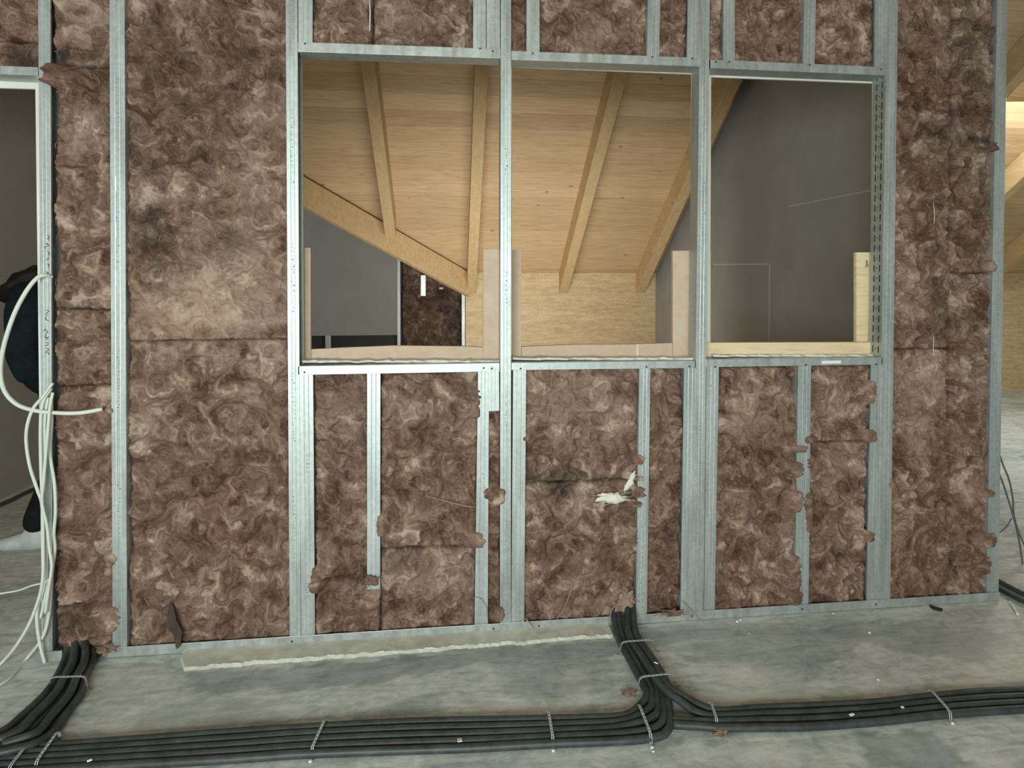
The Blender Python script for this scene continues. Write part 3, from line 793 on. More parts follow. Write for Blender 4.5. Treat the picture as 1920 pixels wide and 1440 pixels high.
def tuft(u, v, ru, rv, parent, y=-.008, dep=.014, seed=1, m=M_WOOL, ang=0, name='tuft', pale=0):
    # shaggy lump of wool pushed out over the metal
    n1, n2 = 56, 26; c = P(u, v, 0); sx = ru / FPX * DIST; sz = rv / FPX * DIST
    vs_ = []; fs = []
    for i in range(n2 + 1):
        ph = math.pi * i / n2
        for j in range(n1):
            th = 2 * math.pi * j / n1
            d = Vector((math.sin(ph) * math.cos(th), -math.cos(ph), math.sin(ph) * math.sin(th)))
            vs_.append(d)
    arr = np.array([tuple(d) for d in vs_])
    rr = .95 + 1.15 * fbm(arr[:,0]*1.9 + seed*3.1, arr[:,2]*1.9 + arr[:,1] + seed, 5, 5)
    ca, sa = math.cos(ang), math.sin(ang)
    xx = arr[:,0] * rr * sx; zz = arr[:,2] * rr * sz
    V = np.stack([c.x + xx * ca - zz * sa, y + arr[:,1] * dep * rr, c.z + xx * sa + zz * ca], -1)
    for i in range(n2):
        for j in range(n1):
            fs.append((i*n1+j, i*n1+(j+1)%n1, (i+1)*n1+(j+1)%n1, (i+1)*n1+j))
    me = bpy.data.meshes.new(name); me.from_pydata(V.tolist(), [], fs); me.materials.append(m); smooth(me)
    grid_attr(me, 'tone', wool_tone(V[:, 0] * 1.0 + seed, V[:, 2] * 1.0))
    for nm, val in (('pale', pale), ('dark', 0), ('red', 0)): grid_attr(me, nm, np.full(len(V), val))
    o = link(name, me, parent)
    mb = MB(); rng = random.Random(seed)
    for q in range(int(3 + ru * .5)):
        a = rng.uniform(0, 6.28); p = Vector((c.x + math.cos(a) * sx * .5, y - dep * .8, c.z + math.sin(a) * sz * .5))
        pts = [p]; 
        for k_ in range(5):
            a += rng.uniform(-.7, .7); pts.append(pts[-1] + Vector((math.cos(a) * sx * .3, rng.uniform(-.002, .003), math.sin(a) * sz * .3)))
        mb.tube(pts, [.0007, .0007, .0006, .0005, .0004, .0002], 4)
    f_ = mb.build('loose_fibre', M_FIBRE if m is M_WOOL else m, o); f_['kind'] = 'stuff'
    return o
Z0 = .014
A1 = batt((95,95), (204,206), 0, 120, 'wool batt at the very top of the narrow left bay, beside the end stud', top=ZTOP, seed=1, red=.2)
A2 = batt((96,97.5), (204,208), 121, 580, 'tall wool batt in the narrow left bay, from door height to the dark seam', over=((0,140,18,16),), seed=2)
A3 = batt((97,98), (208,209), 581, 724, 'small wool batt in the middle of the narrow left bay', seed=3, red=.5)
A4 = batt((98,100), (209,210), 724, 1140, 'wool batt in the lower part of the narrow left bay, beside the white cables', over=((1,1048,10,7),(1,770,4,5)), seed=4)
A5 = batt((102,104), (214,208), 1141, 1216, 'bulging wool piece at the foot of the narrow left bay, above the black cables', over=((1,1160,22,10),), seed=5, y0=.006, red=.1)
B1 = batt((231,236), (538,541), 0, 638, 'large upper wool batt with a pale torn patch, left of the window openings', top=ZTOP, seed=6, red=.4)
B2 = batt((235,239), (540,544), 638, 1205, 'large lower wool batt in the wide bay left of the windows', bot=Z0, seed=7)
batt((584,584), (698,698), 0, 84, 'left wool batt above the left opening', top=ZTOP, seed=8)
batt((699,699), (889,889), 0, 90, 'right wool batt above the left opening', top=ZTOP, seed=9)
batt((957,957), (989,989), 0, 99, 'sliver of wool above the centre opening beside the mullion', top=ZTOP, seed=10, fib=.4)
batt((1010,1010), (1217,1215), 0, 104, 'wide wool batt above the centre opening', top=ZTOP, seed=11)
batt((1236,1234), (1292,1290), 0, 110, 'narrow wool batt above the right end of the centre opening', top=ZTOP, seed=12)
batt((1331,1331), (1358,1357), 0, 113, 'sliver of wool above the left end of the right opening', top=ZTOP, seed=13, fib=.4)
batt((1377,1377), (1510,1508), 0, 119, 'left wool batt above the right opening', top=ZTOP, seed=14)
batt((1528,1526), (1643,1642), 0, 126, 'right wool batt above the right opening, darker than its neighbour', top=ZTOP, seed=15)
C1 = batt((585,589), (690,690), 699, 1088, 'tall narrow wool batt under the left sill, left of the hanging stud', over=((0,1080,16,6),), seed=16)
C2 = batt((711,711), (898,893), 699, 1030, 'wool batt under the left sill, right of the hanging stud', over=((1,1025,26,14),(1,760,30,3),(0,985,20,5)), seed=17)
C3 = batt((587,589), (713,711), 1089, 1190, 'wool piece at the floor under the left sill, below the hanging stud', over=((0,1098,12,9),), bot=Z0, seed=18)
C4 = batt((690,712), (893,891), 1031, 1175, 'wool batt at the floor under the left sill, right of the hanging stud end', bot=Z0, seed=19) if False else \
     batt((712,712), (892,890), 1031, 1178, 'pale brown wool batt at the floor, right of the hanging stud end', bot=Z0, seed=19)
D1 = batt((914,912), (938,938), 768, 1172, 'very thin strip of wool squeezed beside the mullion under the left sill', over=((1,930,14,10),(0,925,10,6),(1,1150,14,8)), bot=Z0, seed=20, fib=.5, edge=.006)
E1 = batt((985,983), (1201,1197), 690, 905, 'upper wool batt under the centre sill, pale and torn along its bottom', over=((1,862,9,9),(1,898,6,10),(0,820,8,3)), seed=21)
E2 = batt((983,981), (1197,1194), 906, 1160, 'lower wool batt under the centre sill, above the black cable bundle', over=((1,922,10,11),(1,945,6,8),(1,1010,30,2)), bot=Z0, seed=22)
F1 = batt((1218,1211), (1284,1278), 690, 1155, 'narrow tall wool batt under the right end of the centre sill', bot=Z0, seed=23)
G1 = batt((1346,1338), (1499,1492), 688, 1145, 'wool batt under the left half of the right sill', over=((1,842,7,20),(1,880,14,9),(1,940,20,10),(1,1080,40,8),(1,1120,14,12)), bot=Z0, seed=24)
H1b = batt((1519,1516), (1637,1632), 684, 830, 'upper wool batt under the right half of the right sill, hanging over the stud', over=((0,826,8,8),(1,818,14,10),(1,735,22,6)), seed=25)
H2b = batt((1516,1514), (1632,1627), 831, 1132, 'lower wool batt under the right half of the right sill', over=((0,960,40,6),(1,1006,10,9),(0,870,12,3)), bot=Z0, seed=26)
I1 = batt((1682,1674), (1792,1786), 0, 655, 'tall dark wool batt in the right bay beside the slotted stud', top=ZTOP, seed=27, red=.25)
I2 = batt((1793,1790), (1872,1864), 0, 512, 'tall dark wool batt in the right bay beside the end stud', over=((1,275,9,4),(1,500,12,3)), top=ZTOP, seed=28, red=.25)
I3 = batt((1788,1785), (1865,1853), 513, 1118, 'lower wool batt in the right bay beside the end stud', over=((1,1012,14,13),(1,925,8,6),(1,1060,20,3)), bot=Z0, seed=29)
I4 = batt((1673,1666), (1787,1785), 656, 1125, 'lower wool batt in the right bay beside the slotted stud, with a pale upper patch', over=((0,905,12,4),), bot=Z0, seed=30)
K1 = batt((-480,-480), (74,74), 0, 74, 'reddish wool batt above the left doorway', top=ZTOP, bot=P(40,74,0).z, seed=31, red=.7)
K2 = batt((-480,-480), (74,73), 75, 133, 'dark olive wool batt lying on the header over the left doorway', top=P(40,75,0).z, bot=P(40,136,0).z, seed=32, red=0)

tuft(200, 1216, 16, 9, A5, seed=4, y=-.004)
tuft(694, 1087, 16, 9, C3, seed=5, y=-.004, dep=.010)
tuft(1172, 1130, 18, 26, E2, seed=24, y=-.006, pale=.5); tuft(1110, 1118, 3, 3, E2, seed=26)
tuft(1262, 1149, 22, 6, F1, seed=25, y=0.0)
# dark flake of film hanging out of the large bay
c = [P(u, v, -.018) for u, v in ((318,1128),(326,1140),(331,1165),(341,1185),(338,1212),(330,1218),(324,1190),(311,1175),(314,1150))]
mb = MB(); mb.loft([p for p in c], [p + Vector((0, .006, 0)) for p in c]); 
# wavy edge so it reads as a torn flap
tag(mb.build('torn_flap', make_simple('dark_felt_scrap', (.05,.035,.025), (.09,.065,.05), 30), B2, bevel=.002), label='dark torn flap hanging to the floor')
# pale torn fleece in the centre bay
tuft(1148, 932, 26, 9, E1, seed=31, m=M_FIBRE_W, y=-.010, dep=.010, name='torn_fleece'); tuft(1180, 902, 6, 20, E1, seed=32, m=M_FIBRE_W, y=-.008, dep=.006, ang=-.5, name='torn_fleece')
bpy.data.objects['torn_fleece']['label'] = 'whitish torn fleece'
def strand(pxs, parent, r=.0018, y=-.012, m=M_FIBRE, name='hanging_strand'):
    mb = MB(); pts = spline([P(u, v, y) for u, v in pxs], 6); n = len(pts)
    mb.tube(pts, [r * (.5 + .5 * math.sin(3.0 * i / n + .1)) for i in range(n)], 5); return mb.build(name, m, parent)
strand([(886,1120),(900,1122),(912,1140),(915,1170)], C4); strand([(1040,1165),(1058,1140),(1072,1100),(1068,1090)], E2)
strand([(985,1160),(996,1172),(1006,1190)], E2, .003); strand([(1276,1125),(1292,1140),(1306,1155),(1312,1162)], F1, .0022)
strand([(1200,1130),(1180,1120),(1150,1140),(1142,1165)], E2, .002)
strand([(890,950),(870,948),(800,930)], C2, .0016); strand([(1750,380),(1752,400),(1751,420)], I1, .0012, -.02, M_FIBRE_W)
strand([(1751,630),(1750,650),(1751,668)], I1, .0012, -.02, M_FIBRE_W)
strand([(693,0),(694,25),(693,58)], bpy.data.objects['wool_batt.007'], .0025, -.006, M_SLIT, 'foil_strip')

# wool and studs of the far wing wall
a0, a1 = P(755, 480, YW).x, vend.x - .002
def far_wool():
    nx_, nz_ = 90, 170
    s, t = np.meshgrid(np.linspace(0, 1, nx_), np.linspace(0, 1, nz_))
    x = a0 + (a1 - a0) * s; z = 2.0 * (1 - t)
    y = YW + .03 - .035 * wool_fields(x * .8 + 20, z * .8)
    V = np.stack([x, y, z], -1).reshape(-1, 3); idx = np.arange(nx_*nz_).reshape(nz_, nx_)
    f = np.stack([idx[:-1,:-1], idx[1:,:-1], idx[1:,1:], idx[:-1,1:]], -1).reshape(-1, 4).tolist()
    rim = np.concatenate([idx[0,:], idx[1:,-1], idx[-1,-2::-1], idx[-2:0:-1,0]]); vr = V[rim].copy(); vr[:,1] = YW + .115
    n = len(V); m_ = len(rim); nxt = np.roll(np.arange(m_), -1); r2 = np.arange(m_) + n
    f += np.stack([rim, rim[nxt], r2[nxt], r2], -1).tolist() + [r2[::-1].tolist()]
    me = bpy.data.meshes.new('wool_batt'); me.from_pydata(V.tolist() + vr.tolist(), [], f); me.materials.append(M_WOOL); smooth(me)
    grid_attr(me, 'tone', np.concatenate([wool_tone(x * .8 + 20, z * .8).ravel(), np.full(m_, .4)]))
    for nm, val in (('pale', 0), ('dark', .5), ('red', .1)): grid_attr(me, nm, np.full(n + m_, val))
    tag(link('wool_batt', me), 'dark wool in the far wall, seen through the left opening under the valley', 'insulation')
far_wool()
def farpost(u0, u1, vt, vb_, y, label, m=M_METAL, zb=None, zt_=None):
    a, b = P(u0, vb_, y), P(u1, vt, y); mb = MB(); z0 = a.z if zb is None else zb; z1 = b.z if zt_ is None else zt_
    t = .003; d = .05; x0, x1 = a.x, b.x
    pr = [(x0,0),(x1,0),(x1,d),(x1-t,d),(x1-t,t),(x0+t,t),(x0+t,d),(x0,d)]
    mb.loft([(x, y + q, z0) for x, q in pr], [(x, y + q, z1) for x, q in pr])
    tag(mb.build('metal_stud', m, bevel=.001), label, 'metal stud', 'studs of the far wing wall')
farpost(745, 750.5, 494, 645, YW - .03, 'far stud at the edge of the grey board, seen through the left opening', zb=0, zt_=2.3)
farpost(610, 620, 628, 655, YW + .0, 'far stud in the dark gap under the grey board', zb=0, zt_=b_.z)
farpost(866, 872, 540, 645, YF + .2, 'far end stud where the wool meets the strand board', zb=0, zt_=ZE - .15)
farpost(789, 798, 516, 555, YW - .06, 'short bright far stud piece hanging under the valley board', M_SLIT)
mb = MB(); p = P(828, 540, YW - .05); mb.box(p.x - .03, p.x + .02, YW - .06, YW + .03, p.z - .015, p.z + .01)
tag(mb.build('board_scrap', M_WHITE, bevel=.003), 'tiny white scrap stuck under the valley board', 'scrap')

# ------------------------------------------------------------------ floor strip along the foot of the wall
def ledge():
    top = [(u, 0) for u in range(335, 1150, 15)]
    mb = MB(); a = []; b = []; c = []
    rng = random.Random(4); us = list(np.linspace(320, 1150, 140))
    for i, u in enumerate(us):
        v = 1258 + (1195 - 1258) * (u - 335) / (1150 - 335) + 2.2 * float(gn(u * .03, 2.2)) + 1.2 * float(gn(u * .15, 5.2))
        q = F(u, v, 0); x = q.x; y = q.y
        if i < 4: y += (4 - i) * .02
        a.append((x, y, -.004)); b.append((x, y + .010 + .006 * float(gn(u * .3, 8.8)), .007 + .002 * float(gn(u * .08, 1.1)))); c.append((x, -.0060, .011))
    n = len(us); V = a + b + c; fs = []
    for i in range(n - 1):
        fs += [(i, i+1, n+i+1, n+i), (n+i, n+i+1, 2*n+i+1, 2*n+i)]
    fs += [(0, n, 2*n), (n-1, 3*n-1, 2*n-1)]
    mb.add(V, fs); o = mb.build('screed_strip', M_SCREED)
    tag(o, 'raised strip of pale levelling compound along the foot of the partition', 'screed strip')
    # white crumbly crust along its edge
    mb = MB()
    for i in range(n - 1):
        u = us[i]
        w = max(0, .9 * float(gn(u * .022, 9.3)) + .28 + .7 * float(gn(u * .11, 3.3)) + .4 * float(gn(u * .4, 5.3)))
        if u < 380 or w < .12: continue
        x, y, z = b[i]; x2, y2, z2 = b[i + 1]
        h = .003 * min(w, 1.2); d = .006 + .014 * w
        mb.add([(x, y - .002, z - .006), (x2, y2 - .002, z2 - .006), (x2, y2, z2 + h), (x, y, z + h), (x, y + d, z + .0008), (x2, y2 + d, z2 + .0008)], [(0,1,2,3), (3,2,5,4), (0,3,4), (1,5,2)])
    mb.build('plaster_crust', M_CRUST, o)['kind'] = 'stuff'
ledge()
rng = random.Random(12)
def crumb(u, v, s, label, m=M_WHITE, z=0.0, name='plaster_crumb', group='white crumbs on the floor'):
    c = F(u, v, z); mb = MB(); n = 7; ring0 = []; ring1 = []
    for k_ in range(n):
        a = 2 * math.pi * k_ / n; r = s * rng.uniform(.6, 1.2)
        ring0.append((c.x + r*math.cos(a), c.y + r*math.sin(a), z)); ring1.append((c.x + r*.6*math.cos(a), c.y + r*.6*math.sin(a), z + s * rng.uniform(.5, .9)))
    mb.loft(ring0, ring1); tag(mb.build(name, m), label, 'debris', group)
for (u, v, s, l) in ((1397,1152,.008,'white crumb right beside the floor track below the stud under the right sill'), (1382,1166,.007,'white crumb in front of the floor track, left of the larger one'),
                     (1388,1163,.005,'tiny white crumb touching another in front of the right floor track'), (1631,1187,.006,'lone white crumb on the floor below the slotted stud'),
                     (1647,1275,.005,'small white crumb on the open floor above the right cable run'), (1124,1191,.005,'white crumb on the screed left of the centre cable bundle'),
                     (1143,1195,.004,'smaller white crumb touching the left side of the centre cable bundle'), (773,1210,.005,'white speck on the screed strip under the left opening'),
                     (1562,1151,.004,'white speck at the floor track near the stud with wool over it'), (1290,1158,.010,'flat white flake at the foot of the studs right of the centre bundle'),
                     (1225,1409,.004,'bright crumb at the end of the strap below the cable junction'), (1405,1188,.004,'white crumb on the faint edge line right of the centre bundle')):
    crumb(u, v, s, l)
# small pine splinter, dark scrap
c = [F(u, v, .001) for u, v in ((1742,1136),(1750,1139),(1768,1144),(1764,1147),(1748,1143))]
mb = MB(); mb.loft([p for p in c], [p + Vector((0,0,.006)) for p in c]); tag(mb.build('dark_scrap', M_FILM), 'thin dark scrap lying at the floor track in the right bay', 'debris')
for (u, v, sd, l) in ((1180,1300,1,'brown wool fluff beside the second strap of the centre bundle'), (1352,1372,2,'thin brown wool wisp below the strap of the right cable run')):
    o = tuft(900, 900, 10, 6, None, seed=sd+70, name='wool_fluff', dep=.008); p = F(u, v, .008); q = P(900, 900, -.008)
    o.location = p - q; tag(o, l, 'debris')

# ------------------------------------------------------------------ black cable bundles on the floor
CR_ = .0125
def cable(pts, label, group, r=CR_, m=M_CONDUIT, name='black_cable', cat='cable', n=8):
    mb = MB(); sp = spline(pts, n); mb.tube(sp, r, 10); o = mb.build(name, m); return tag(o, label, cat, group)
def offs(pts, off):
    out = []
    for i, p in enumerate(pts):
        t = (pts[min(i+1, len(pts)-1)] - pts[max(i-1, 0)]); t.z = 0; t.normalize()
        out.append(p + Vector((t.y, -t.x, 0)) * off)
    return out
RZ = CR_ + .001
def fz(l, z=None): return [F(u, v, RZ if z is None else z) for u, v in l]
def lerp_rows(top, bot, n, k_):
    f = (k_ + .5) / n
    return [a.lerp(b, f) for a, b in zip(top, bot)]
mt = fz([(-900,1400),(-500,1396),(-160,1392),(-60,1392),(60,1394),(250,1382),(430,1368),(600,1357),(800,1347),(1000,1343),(1110,1341),(1175,1336)])
mbm = fz([(-960,1484),(-560,1480),(-220,1476),(-80,1462),(60,1452),(250,1440),(430,1430),(560,1421),(720,1415),(860,1410),(1020,1401),(1150,1394)])
names = ['furthest', 'second', 'third', 'fourth', 'nearest']
# turn of each main cable up into the centre bundle
vx = [F(1152 + 8.2 * i, 1176, RZ) for i in range(5)]
for i in range(5):
    row = lerp_rows(mt, mbm, 5, i)
    u3 = [1213, 1223, 1233, 1243, 1253][i]
    turn = [F([1205,1216,1228,1241,1254][i], [1318,1330,1342,1354,1366][i], RZ), F(u3, [1300,1303,1307,1311,1316][i], RZ), F(1206 + 11.5 * i, 1284, RZ), F(1180 + 11.0 * i, 1236, RZ), F(1157 + 9.2 * i, 1190, RZ), P(1150 + 9 * i, 1165, .02)]
    turn[-1].z = .05
    if i == 4: row[-1] = F(1205, 1386, RZ)
    if i == 3: row[-1] = F(1195, 1373, RZ)
    cable(row + turn, '%s of the five black cables running left from the junction and up to the wall' % names[i], 'black cables of the long floor run')
rt = fz([(1352,1328),(1430,1322),(1520,1318),(1640,1312),(1750,1300),(1840,1292),(1960,1288),(2080,1286),(2500,1280)])
rb = fz([(1352,1370),(1430,1370),(1520,1369),(1640,1360),(1750,1348),(1840,1341),(1960,1334),(2080,1330),(2500,1322)])
ZU = RZ + CR_ * 1.75
heads = [
    [P(1186,1163,.02), F(1192,1190,ZU), F(1222,1236,ZU), F(1250,1284,ZU), F(1282,1306,RZ+.006), F(1318,1325,RZ)],
    [P(1176,1163,.02), F(1180,1190,ZU), F(1208,1236,ZU), F(1239,1284,ZU), F(1272,1312,RZ+.012), F(1312,1338,RZ)],
    [F(1120,1385,RZ), F(1200,1372,RZ*.9), F(1270,1358,RZ*.9), F(1318,1353,RZ)],
    [F(1120,1395,RZ), F(1200,1384,RZ*.9), F(1272,1368,RZ*.9), F(1318,1362,RZ)]]
for hh in heads[:2]: hh[0].z = .075
rn = ['furthest black cable of the run to the right, coming down from the centre bundle', 'second black cable of the run to the right, coming down from the centre bundle',
      'third black cable of the run to the right, passing under the junction', 'nearest black cable of the run to the right, passing under the junction']
for i in range(4):
    row = lerp_rows(rt, rb, 4, i)
    h_ = heads[i] if i < 2 else heads[i][2:]
    if i >= 2: h_ = [F(1262, 1350 + 9 * (i - 2), RZ)] + [h_[1]]
    cable(h_ + row, rn[i], 'black cables of the run to the right')
# left bundle
for i in range(5):
    f = i / 4
    pts = [P(128 + 44 * f, 1216, .03), F(122 + 52 * f, 1236, RZ), F(106 + 52 * f, 1270, RZ), F(84 + 66 * f, 1302, RZ), F(44 + 78 * f, 1340, RZ), F(4 + 92 * f, 1372 + 4 * f, RZ + .004), F(-60 + 100 * f, 1392 + 10 * f, RZ + .018 * f), F(-150 + 60 * f, 1404 + 14 * f, RZ + .022 * f), F(-560 + 20 * f, 1408 + 16 * f, RZ + .026)]
    pts[0].z = .045
    cable(pts, '%s black cable of the short bundle leaving the narrow left bay' % ['leftmost', 'second', 'middle', 'fourth', 'rightmost'][i], 'black cables of the left bundle')
for i in range(2):
    f = .3 + .4 * i
    pts = [P(128 + 44 * f, 1212, .03), F(124 + 50 * f, 1236, ZU), F(108 + 50 * f, 1270, ZU), F(86 + 62 * f, 1302, ZU), F(46 + 74 * f, 1340, ZU), F(6 + 88 * f, 1374, ZU), F(-60 + 90 * f, 1396, ZU)]
    pts[0].z = .07
    cable(pts, ['left', 'right'][i] + ' one of the two black cables lying on top of the left bundle', 'black cables of the left bundle')
# straps
def strap(p0, p1, hgt, label, nail=True, w=.008):
    a, b = F(*p0, .001), F(*p1, .001); d = b - a; L = d.length; dn_ = d.normalized(); s = Vector((-dn_.y, dn_.x, 0)) * w / 2
    prof = [(-.10, .0012), (0, .0012), (.02, hgt * .55), (.10, hgt), (.5, hgt + .0015), (.90, hgt), (.98, hgt * .55), (1.0, .0012), (1.10, .0012)]
    mb = MB(); V = []
    sp = spline([a + d * t + Vector((0, 0, z)) for t, z in prof], 4)
    V = []; fs = []
    for p in sp: V += [p - s, p + s, p + s + Vector((0,0,.0012)), p - s + Vector((0,0,.0012))]
    for i in range(len(sp) - 1):
        for k_ in range(4): fs.append((i*4+k_, i*4+(k_+1)%4, (i+1)*4+(k_+1)%4, (i+1)*4+k_))
    fs += [(0,1,2,3), tuple(len(V)-4+k_ for k_ in (3,2,1,0))]
    mb.add(V, fs, 0)
    for i in range(1, len(sp) - 1):                       # punched holes
        if True:
            c = (sp[i] + sp[i+1]) / 2 + Vector((0, 0, .0014)); t = (sp[i+1] - sp[i]).normalized() * .0022; q = s * .42
            mb.add([c - t - q, c + t - q, c + t + q, c - t + q], [(0,1,2,3)], 1)
    o = mb.build('metal_strap', [M_STRAP, M_DARKSLOT]); tag(o, label, 'strap', 'perforated metal straps over the cables')
    if nail:
        e = a + d * 1.06; q = MB(); q.tube([e + Vector((0,0,-.001)), e + Vector((0,0,.004)), e + Vector((0,0,.006))], [.006, .007, .003], 10); q.build('nail_head', M_NAIL, o)
    return o
strap((112,1386), (66,1452), .030, 'perforated strap over the long cable run near the left edge, right of the other one')
strap((50,1418), (16,1462), .030, 'perforated strap at the far left lower corner over the cables')
strap((612,1362), (584,1424), .029, 'perforated strap over the long run under the left opening')
strap((1027,1344), (1037,1404), .029, 'perforated strap over the long run under the centre opening')
strap((1196,1334), (1221,1398), .030, 'perforated strap over the curve of the run at the junction')
strap((1331,1330), (1344,1368), .030, 'perforated strap at the start of the run to the right')
strap((1741,1306), (1783,1354), .029, 'perforated strap on the right part of the run to the right')
strap((1162,1228), (1230,1222), .045, 'perforated strap across the centre bundle near the wall', False)
strap((1196,1296), (1268,1288), .045, 'perforated strap across the centre bundle just above the junction', False)
strap((92,1296), (164,1294), .045, 'plain pale strap across the left cable bundle', False)
# small pale bits on the cables
def bit(u, v, z, sx, sy, rot, label, m=M_WHITE):
    c = F(u, v, z); mb = MB(); mb.box(-sx, sx, -sy, sy, 0, .004); o = mb.build('plastic_bit', m, bevel=.001)
    o.location = c; o.rotation_euler = (0, 0, rot); tag(o, label, 'debris', 'small pale bits on the cables')
bit(862, 1389, .027, .007, .007, .1, 'small white clip lying on the long run under the left opening', M_NAIL)
bit(1597, 1341, .027, .008, .004, .3, 'pale crumb lying on the run to the right')
bit(1692, 1327, .027, .004, .004, .3, 'tiny white speck on the run to the right near its strap')
bit(1230, 1244, .052, .007, .0015, -.8, 'white sliver lying on the centre bundle between its straps')
bit(168, 1427, .027, .006, .003, .5, 'pale flake on the long run near the left edge')

# ------------------------------------------------------------------ white cables at the left doorway
def wcable(pxs, label, r=.0058, y=-.02, tail=0, ys=None):
    pts = []
    for i, (u, v) in enumerate(pxs):
        if tail and i >= len(pxs) - tail: pts.append(F(u, v, r))
        else: pts.append(P(u, v, ys[i] if ys else y))
    return cable(pts, label, 'white cables hanging at the left doorway', r, M_WCABLE, 'white_cable', 'cable')
wcable([(97,519),(84,516),(70,521),(50,545),(27,588),(8,645),(1,695),(8,732),(30,757),(62,769),(105,774),(150,774),(192,767)], 'thick white cable in a big loop, its end poking into the wool', .0072,
       ys=[.004,-.02,-.03,-.04,-.05,-.05,-.05,-.05,-.045,-.035,-.03,-.024,-.016])
wcable([(99,718),(82,742),(60,770),(49,815),(55,870),(70,918),(79,948),(81,1020),(79,1095),(60,1158),(32,1208),(0,1246),(-40,1280)], 'white cable bowing out furthest left from the hanging bundle', .0055, -.035, tail=2)
wcable([(96,728),(80,756),(76,800),(77,880),(80,950),(83,1040),(82,1100),(70,1140),(70,1175),(76,1212),(84,1243)], 'white cable of the bundle ending curled at the foot of the end stud', .0055, -.028, tail=1)
wcable([(99,736),(93,768),(89,820),(82,900),(79,942),(88,985),(93,1030),(97,1062),(91,1105),(85,1150)], 'white cable crossing in front of the others at knee height', .005, -.046)
wcable([(96,745),(97,790),(94,850),(102,905),(104,960),(101,1000),(103,1030),(98,1070),(96,1100),(92,1150),(80,1195),(50,1235),(20,1270),(-10,1290)], 'rightmost white cable of the bundle, trailing out over the floor', .0055, -.02, tail=3)
wcable([(90,745),(84,790),(85,860),(83,930),(86,1000),(87,1060),(86,1110),(76,1160)], 'straight white cable in the middle of the hanging bundle', .005, -.018)
wcable([(93,1085),(84,1092),(60,1098),(30,1108),(-20,1116)], 'thin white cable running off to the left at shin height', .003, -.03)

# ------------------------------------------------------------------ things in the right doorway
for (pxs, y, r, l) in (([(1872,845),(1880,870),(1892,900),(1899,935),(1900,955),(1903,975),(1915,1010),(1935,1050)], .35, .004, 'grey cable hanging in the right doorway, the outer one of the pair'),
                       ([(1870,880),(1880,905),(1890,935),(1899,965),(1908,1000),(1915,1040),(1920,1080)], .32, .004, 'grey cable hanging in the right doorway, crossing the outer one'),
                       ([(1872,1000),(1885,990),(1897,972)], .33, .003, 'thin short grey wire branching off in the right doorway')):
    cable([P(u, v, y) for u, v in pxs], l, 'grey cables in the right doorway', r, M_GCABLE, 'grey_cable')
for i, (dv, l) in enumerate(((0,'upper black cable on the floor of the right doorway'), (14,'lower black cable on the floor of the right doorway'))):
    cable([F(u, v + dv, .013) for u, v in ((1846,1082),(1872,1090),(1895,1102),(1925,1116),(1970,1130))], l, 'black cables in the right doorway', .011)
mb = MB(); mb.tube(spline([F(1893,1128,.005), F(1899,1136,.007), F(1903,1142,.006), F(1908,1152,.004)], 5), .005, 6)
tag(mb.build('white_scrap', M_WHITE), 'twisted white scrap on the floor just inside the right doorway', 'debris')

# black cable on the floor of the left room
cable([F(u, v, .012) for u, v in ((-60,968),(-10,950),(20,938),(48,924),(70,915),(100,905))], 'black cable on the floor of the room behind the left doorway', 'black cable in the left room', .012)

# ------------------------------------------------------------------ person behind the left stud
def skin_mesh(name, nodes, edges, m, parent, lv=2):
    me = bpy.data.meshes.new(name); me.from_pydata([n[0] for n in nodes], edges, [])
    o = link(name, me, parent)
    sk = o.modifiers.new('skin', 'SKIN'); sk.use_smooth_shade = True
    for i, n in enumerate(nodes):
        d = me.skin_vertices[0].data[i]; d.radius = (n[1], n[2] if len(n) > 2 else n[1]); d.use_root = (i == 0)
    su = o.modifiers.new('sub', 'SUBSURF'); su.levels = lv; su.render_levels = lv
    me.materials.append(m); return o
PYD = 1.22                                          # depth of the figure behind the partition
def Q(u, v, dy=0): return tuple(P(u, v, PYD + dy))
root = bpy.data.objects.new('person', None); COL.objects.link(root)
rp = P(95, 1060, PYD); root.location = (rp.x, PYD, 0); bpy.context.view_layer.update()
tag(root, 'person in a dark jacket bending forward behind the end stud in the left doorway', 'person')
def rel(p): return tuple(Vector(p) - root.location)
hip = Q(132, 690)
nodes = [(rel(hip), .15, .13), (rel(Q(108, 625)), .15, .13), (rel(Q(80, 575)), .16, .14), (rel(Q(62, 548)), .115, .12), (rel(Q(42, 535)), .06, .06),   # spine, neck
         (rel(Q(30, 538)), .070, .075),                                                                                                               # head
         (rel(Q(52, 585, -.17)), .075), (rel(Q(40, 660, -.2)), .062), (rel(Q(68, 715, -.14)), .058), (rel(Q(100, 738, -.08)), .035),                # near arm
         (rel(Q(58, 585, .17)), .075), (rel(Q(50, 665, .2)), .060), (rel(Q(104, 722, .2)), .046),                                                    # far arm
         (rel(Q(128, 760, -.1)), .105), (rel(Q(112, 880, -.1)), .075), (rel(Q(62, 1000, -.1)), .074),                                              # near leg
         (rel(Q(142, 760, .1)), .105), (rel(Q(140, 880, .1)), .075), (rel(Q(130, 1015, .1)), .052)]
torso = nodes[:5]
jk = [0,1,2,3,4,6,7,8,10,11,12]
body = skin_mesh('body', nodes, [(0,1),(1,2),(2,3),(3,4),(4,5),(3,6),(6,7),(7,8),(8,9),(3,10),(10,11),(11,12),(0,13),(13,14),(14,15),(0,16),(16,17),(17,18)], M_TROUSER, root)
jn = [(nodes[i][0], nodes[i][1] + .018, (nodes[i][2] if len(nodes[i]) > 2 else nodes[i][1]) + .018) for i in jk]
skin_mesh('jacket', jn, [(0,1),(1,2),(2,3),(3,4),(3,5),(5,6),(6,7),(3,8),(8,9),(9,10)], M_JACKET, root)
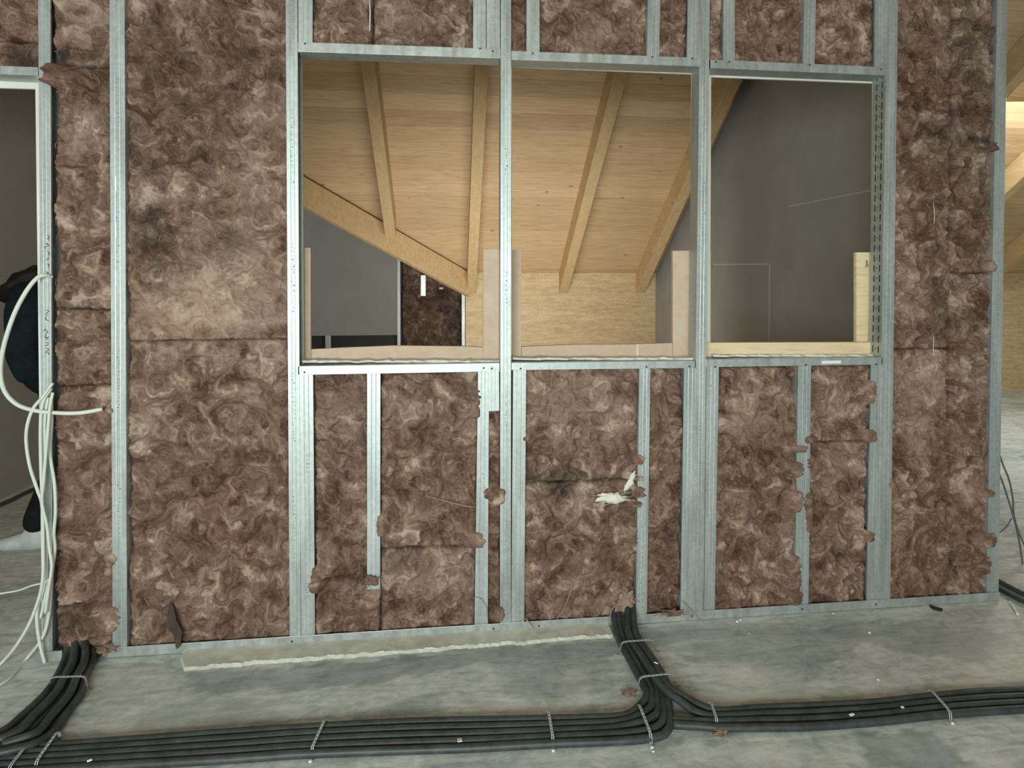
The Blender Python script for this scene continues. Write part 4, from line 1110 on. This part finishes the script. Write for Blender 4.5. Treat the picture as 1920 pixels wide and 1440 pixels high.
def ball(c, r, m, name, parent, sc=(1,1,1), seed=0, amp=.06, lo=-2, shear=0):
    n1, n2 = 28, 18; V = []; fs = []
    for i in range(n2 + 1):
        ph = math.pi * i / n2
        for j in range(n1):
            th = 2 * math.pi * j / n1; d = Vector((math.sin(ph)*math.cos(th), math.sin(ph)*math.sin(th), math.cos(ph)))
            rr = r * (1 + amp * float(gn(d.x * 3 + seed, d.y * 3 + d.z * 2)))
            V.append((c[0] + d.x*rr*sc[0], c[1] + d.y*rr*sc[1], c[2] + max(d.z, lo)*rr*sc[2] + shear*d.x*rr*sc[0]))
    for i in range(n2):
        for j in range(n1): fs.append((i*n1+j, (i+1)*n1+j, (i+1)*n1+(j+1)%n1, i*n1+(j+1)%n1))
    mb = MB(); mb.add(V, fs, 0, True); return mb.build(name, m, parent)
hc = Vector(nodes[5][0])
ball(hc + Vector((.045, -.01, .015)), .105, M_HAIR, 'hair', root, (1.15, .95, .62), 3, .25, shear=.55)
fc_ = hc + Vector((.000, 0.06, -.050)); ball(fc_, .05, M_SKIN, 'face', root, (.8, 1.0, 1.15), 5, .02)
ball(fc_ + Vector((-.042, 0, -.01)), .014, M_SKIN, 'nose', root, (1, .8, 1.1), 1, .01)
for sgn, i in ((-1, 9), (1, 12)):                  # hands with five fingers
    c = Vector(nodes[i][0]) + (Vector((.0, 0, -.03)) if i == 12 else Vector((0, 0, -.03)))
    hn = [(tuple(c), .026, .016), (tuple(c + Vector((-.01, 0, -.05))), .032, .016)]; he = [(0, 1)]
    for f_ in range(4):
        q = len(hn); yo = (f_ - 1.5) * .017
        hn += [(tuple(c + Vector((-.014, yo, -.085))), .0085), (tuple(c + Vector((-.022, yo, -.112 - .006 * (1.5 - abs(f_ - 1.5))))), .0078), (tuple(c + Vector((-.012, yo, -.135))), .006)]
        he += [(1, q), (q, q + 1), (q + 1, q + 2)]
    q = len(hn); hn += [(tuple(c + Vector((-.02, sgn * -.030, -.045))), .010), (tuple(c + Vector((-.028, sgn * -.040, -.075))), .008)]; he += [(0, q), (q, q + 1)]
    skin_mesh('hand', hn, he, M_SKIN, root, 1)
for i, l in ((15, 'near'), (18, 'far')):
    a = Vector(nodes[i][0]); gz = .0
    mb = MB(); sec = []
    prof = [(.10,.040,.12),(.07,.048,.145),(.02,.052,.15),(-.04,.050,.075),(-.10,.050,.055),(-.145,.038,.045),(-.16,.02,.03)]
    for (dx, hw, hh) in prof:
        sec.append([(a.x + dx, a.y - hw, gz + .002), (a.x + dx, a.y + hw, gz + .002), (a.x + dx, a.y + hw * .9, gz + hh * .6), (a.x + dx, a.y + hw * .45, gz + hh), (a.x + dx, a.y - hw * .45, gz + hh), (a.x + dx, a.y - hw * .9, gz + hh * .6)])
    for s0, s1 in zip(sec[:-1], sec[1:]): mb.loft(s0, s1, 0, False, True)
    mb.add(sec[0], [(0,1,2,3,4,5)]); mb.add(sec[-1], [(5,4,3,2,1,0)])
    mb.build('shoe', M_SHOE, root)
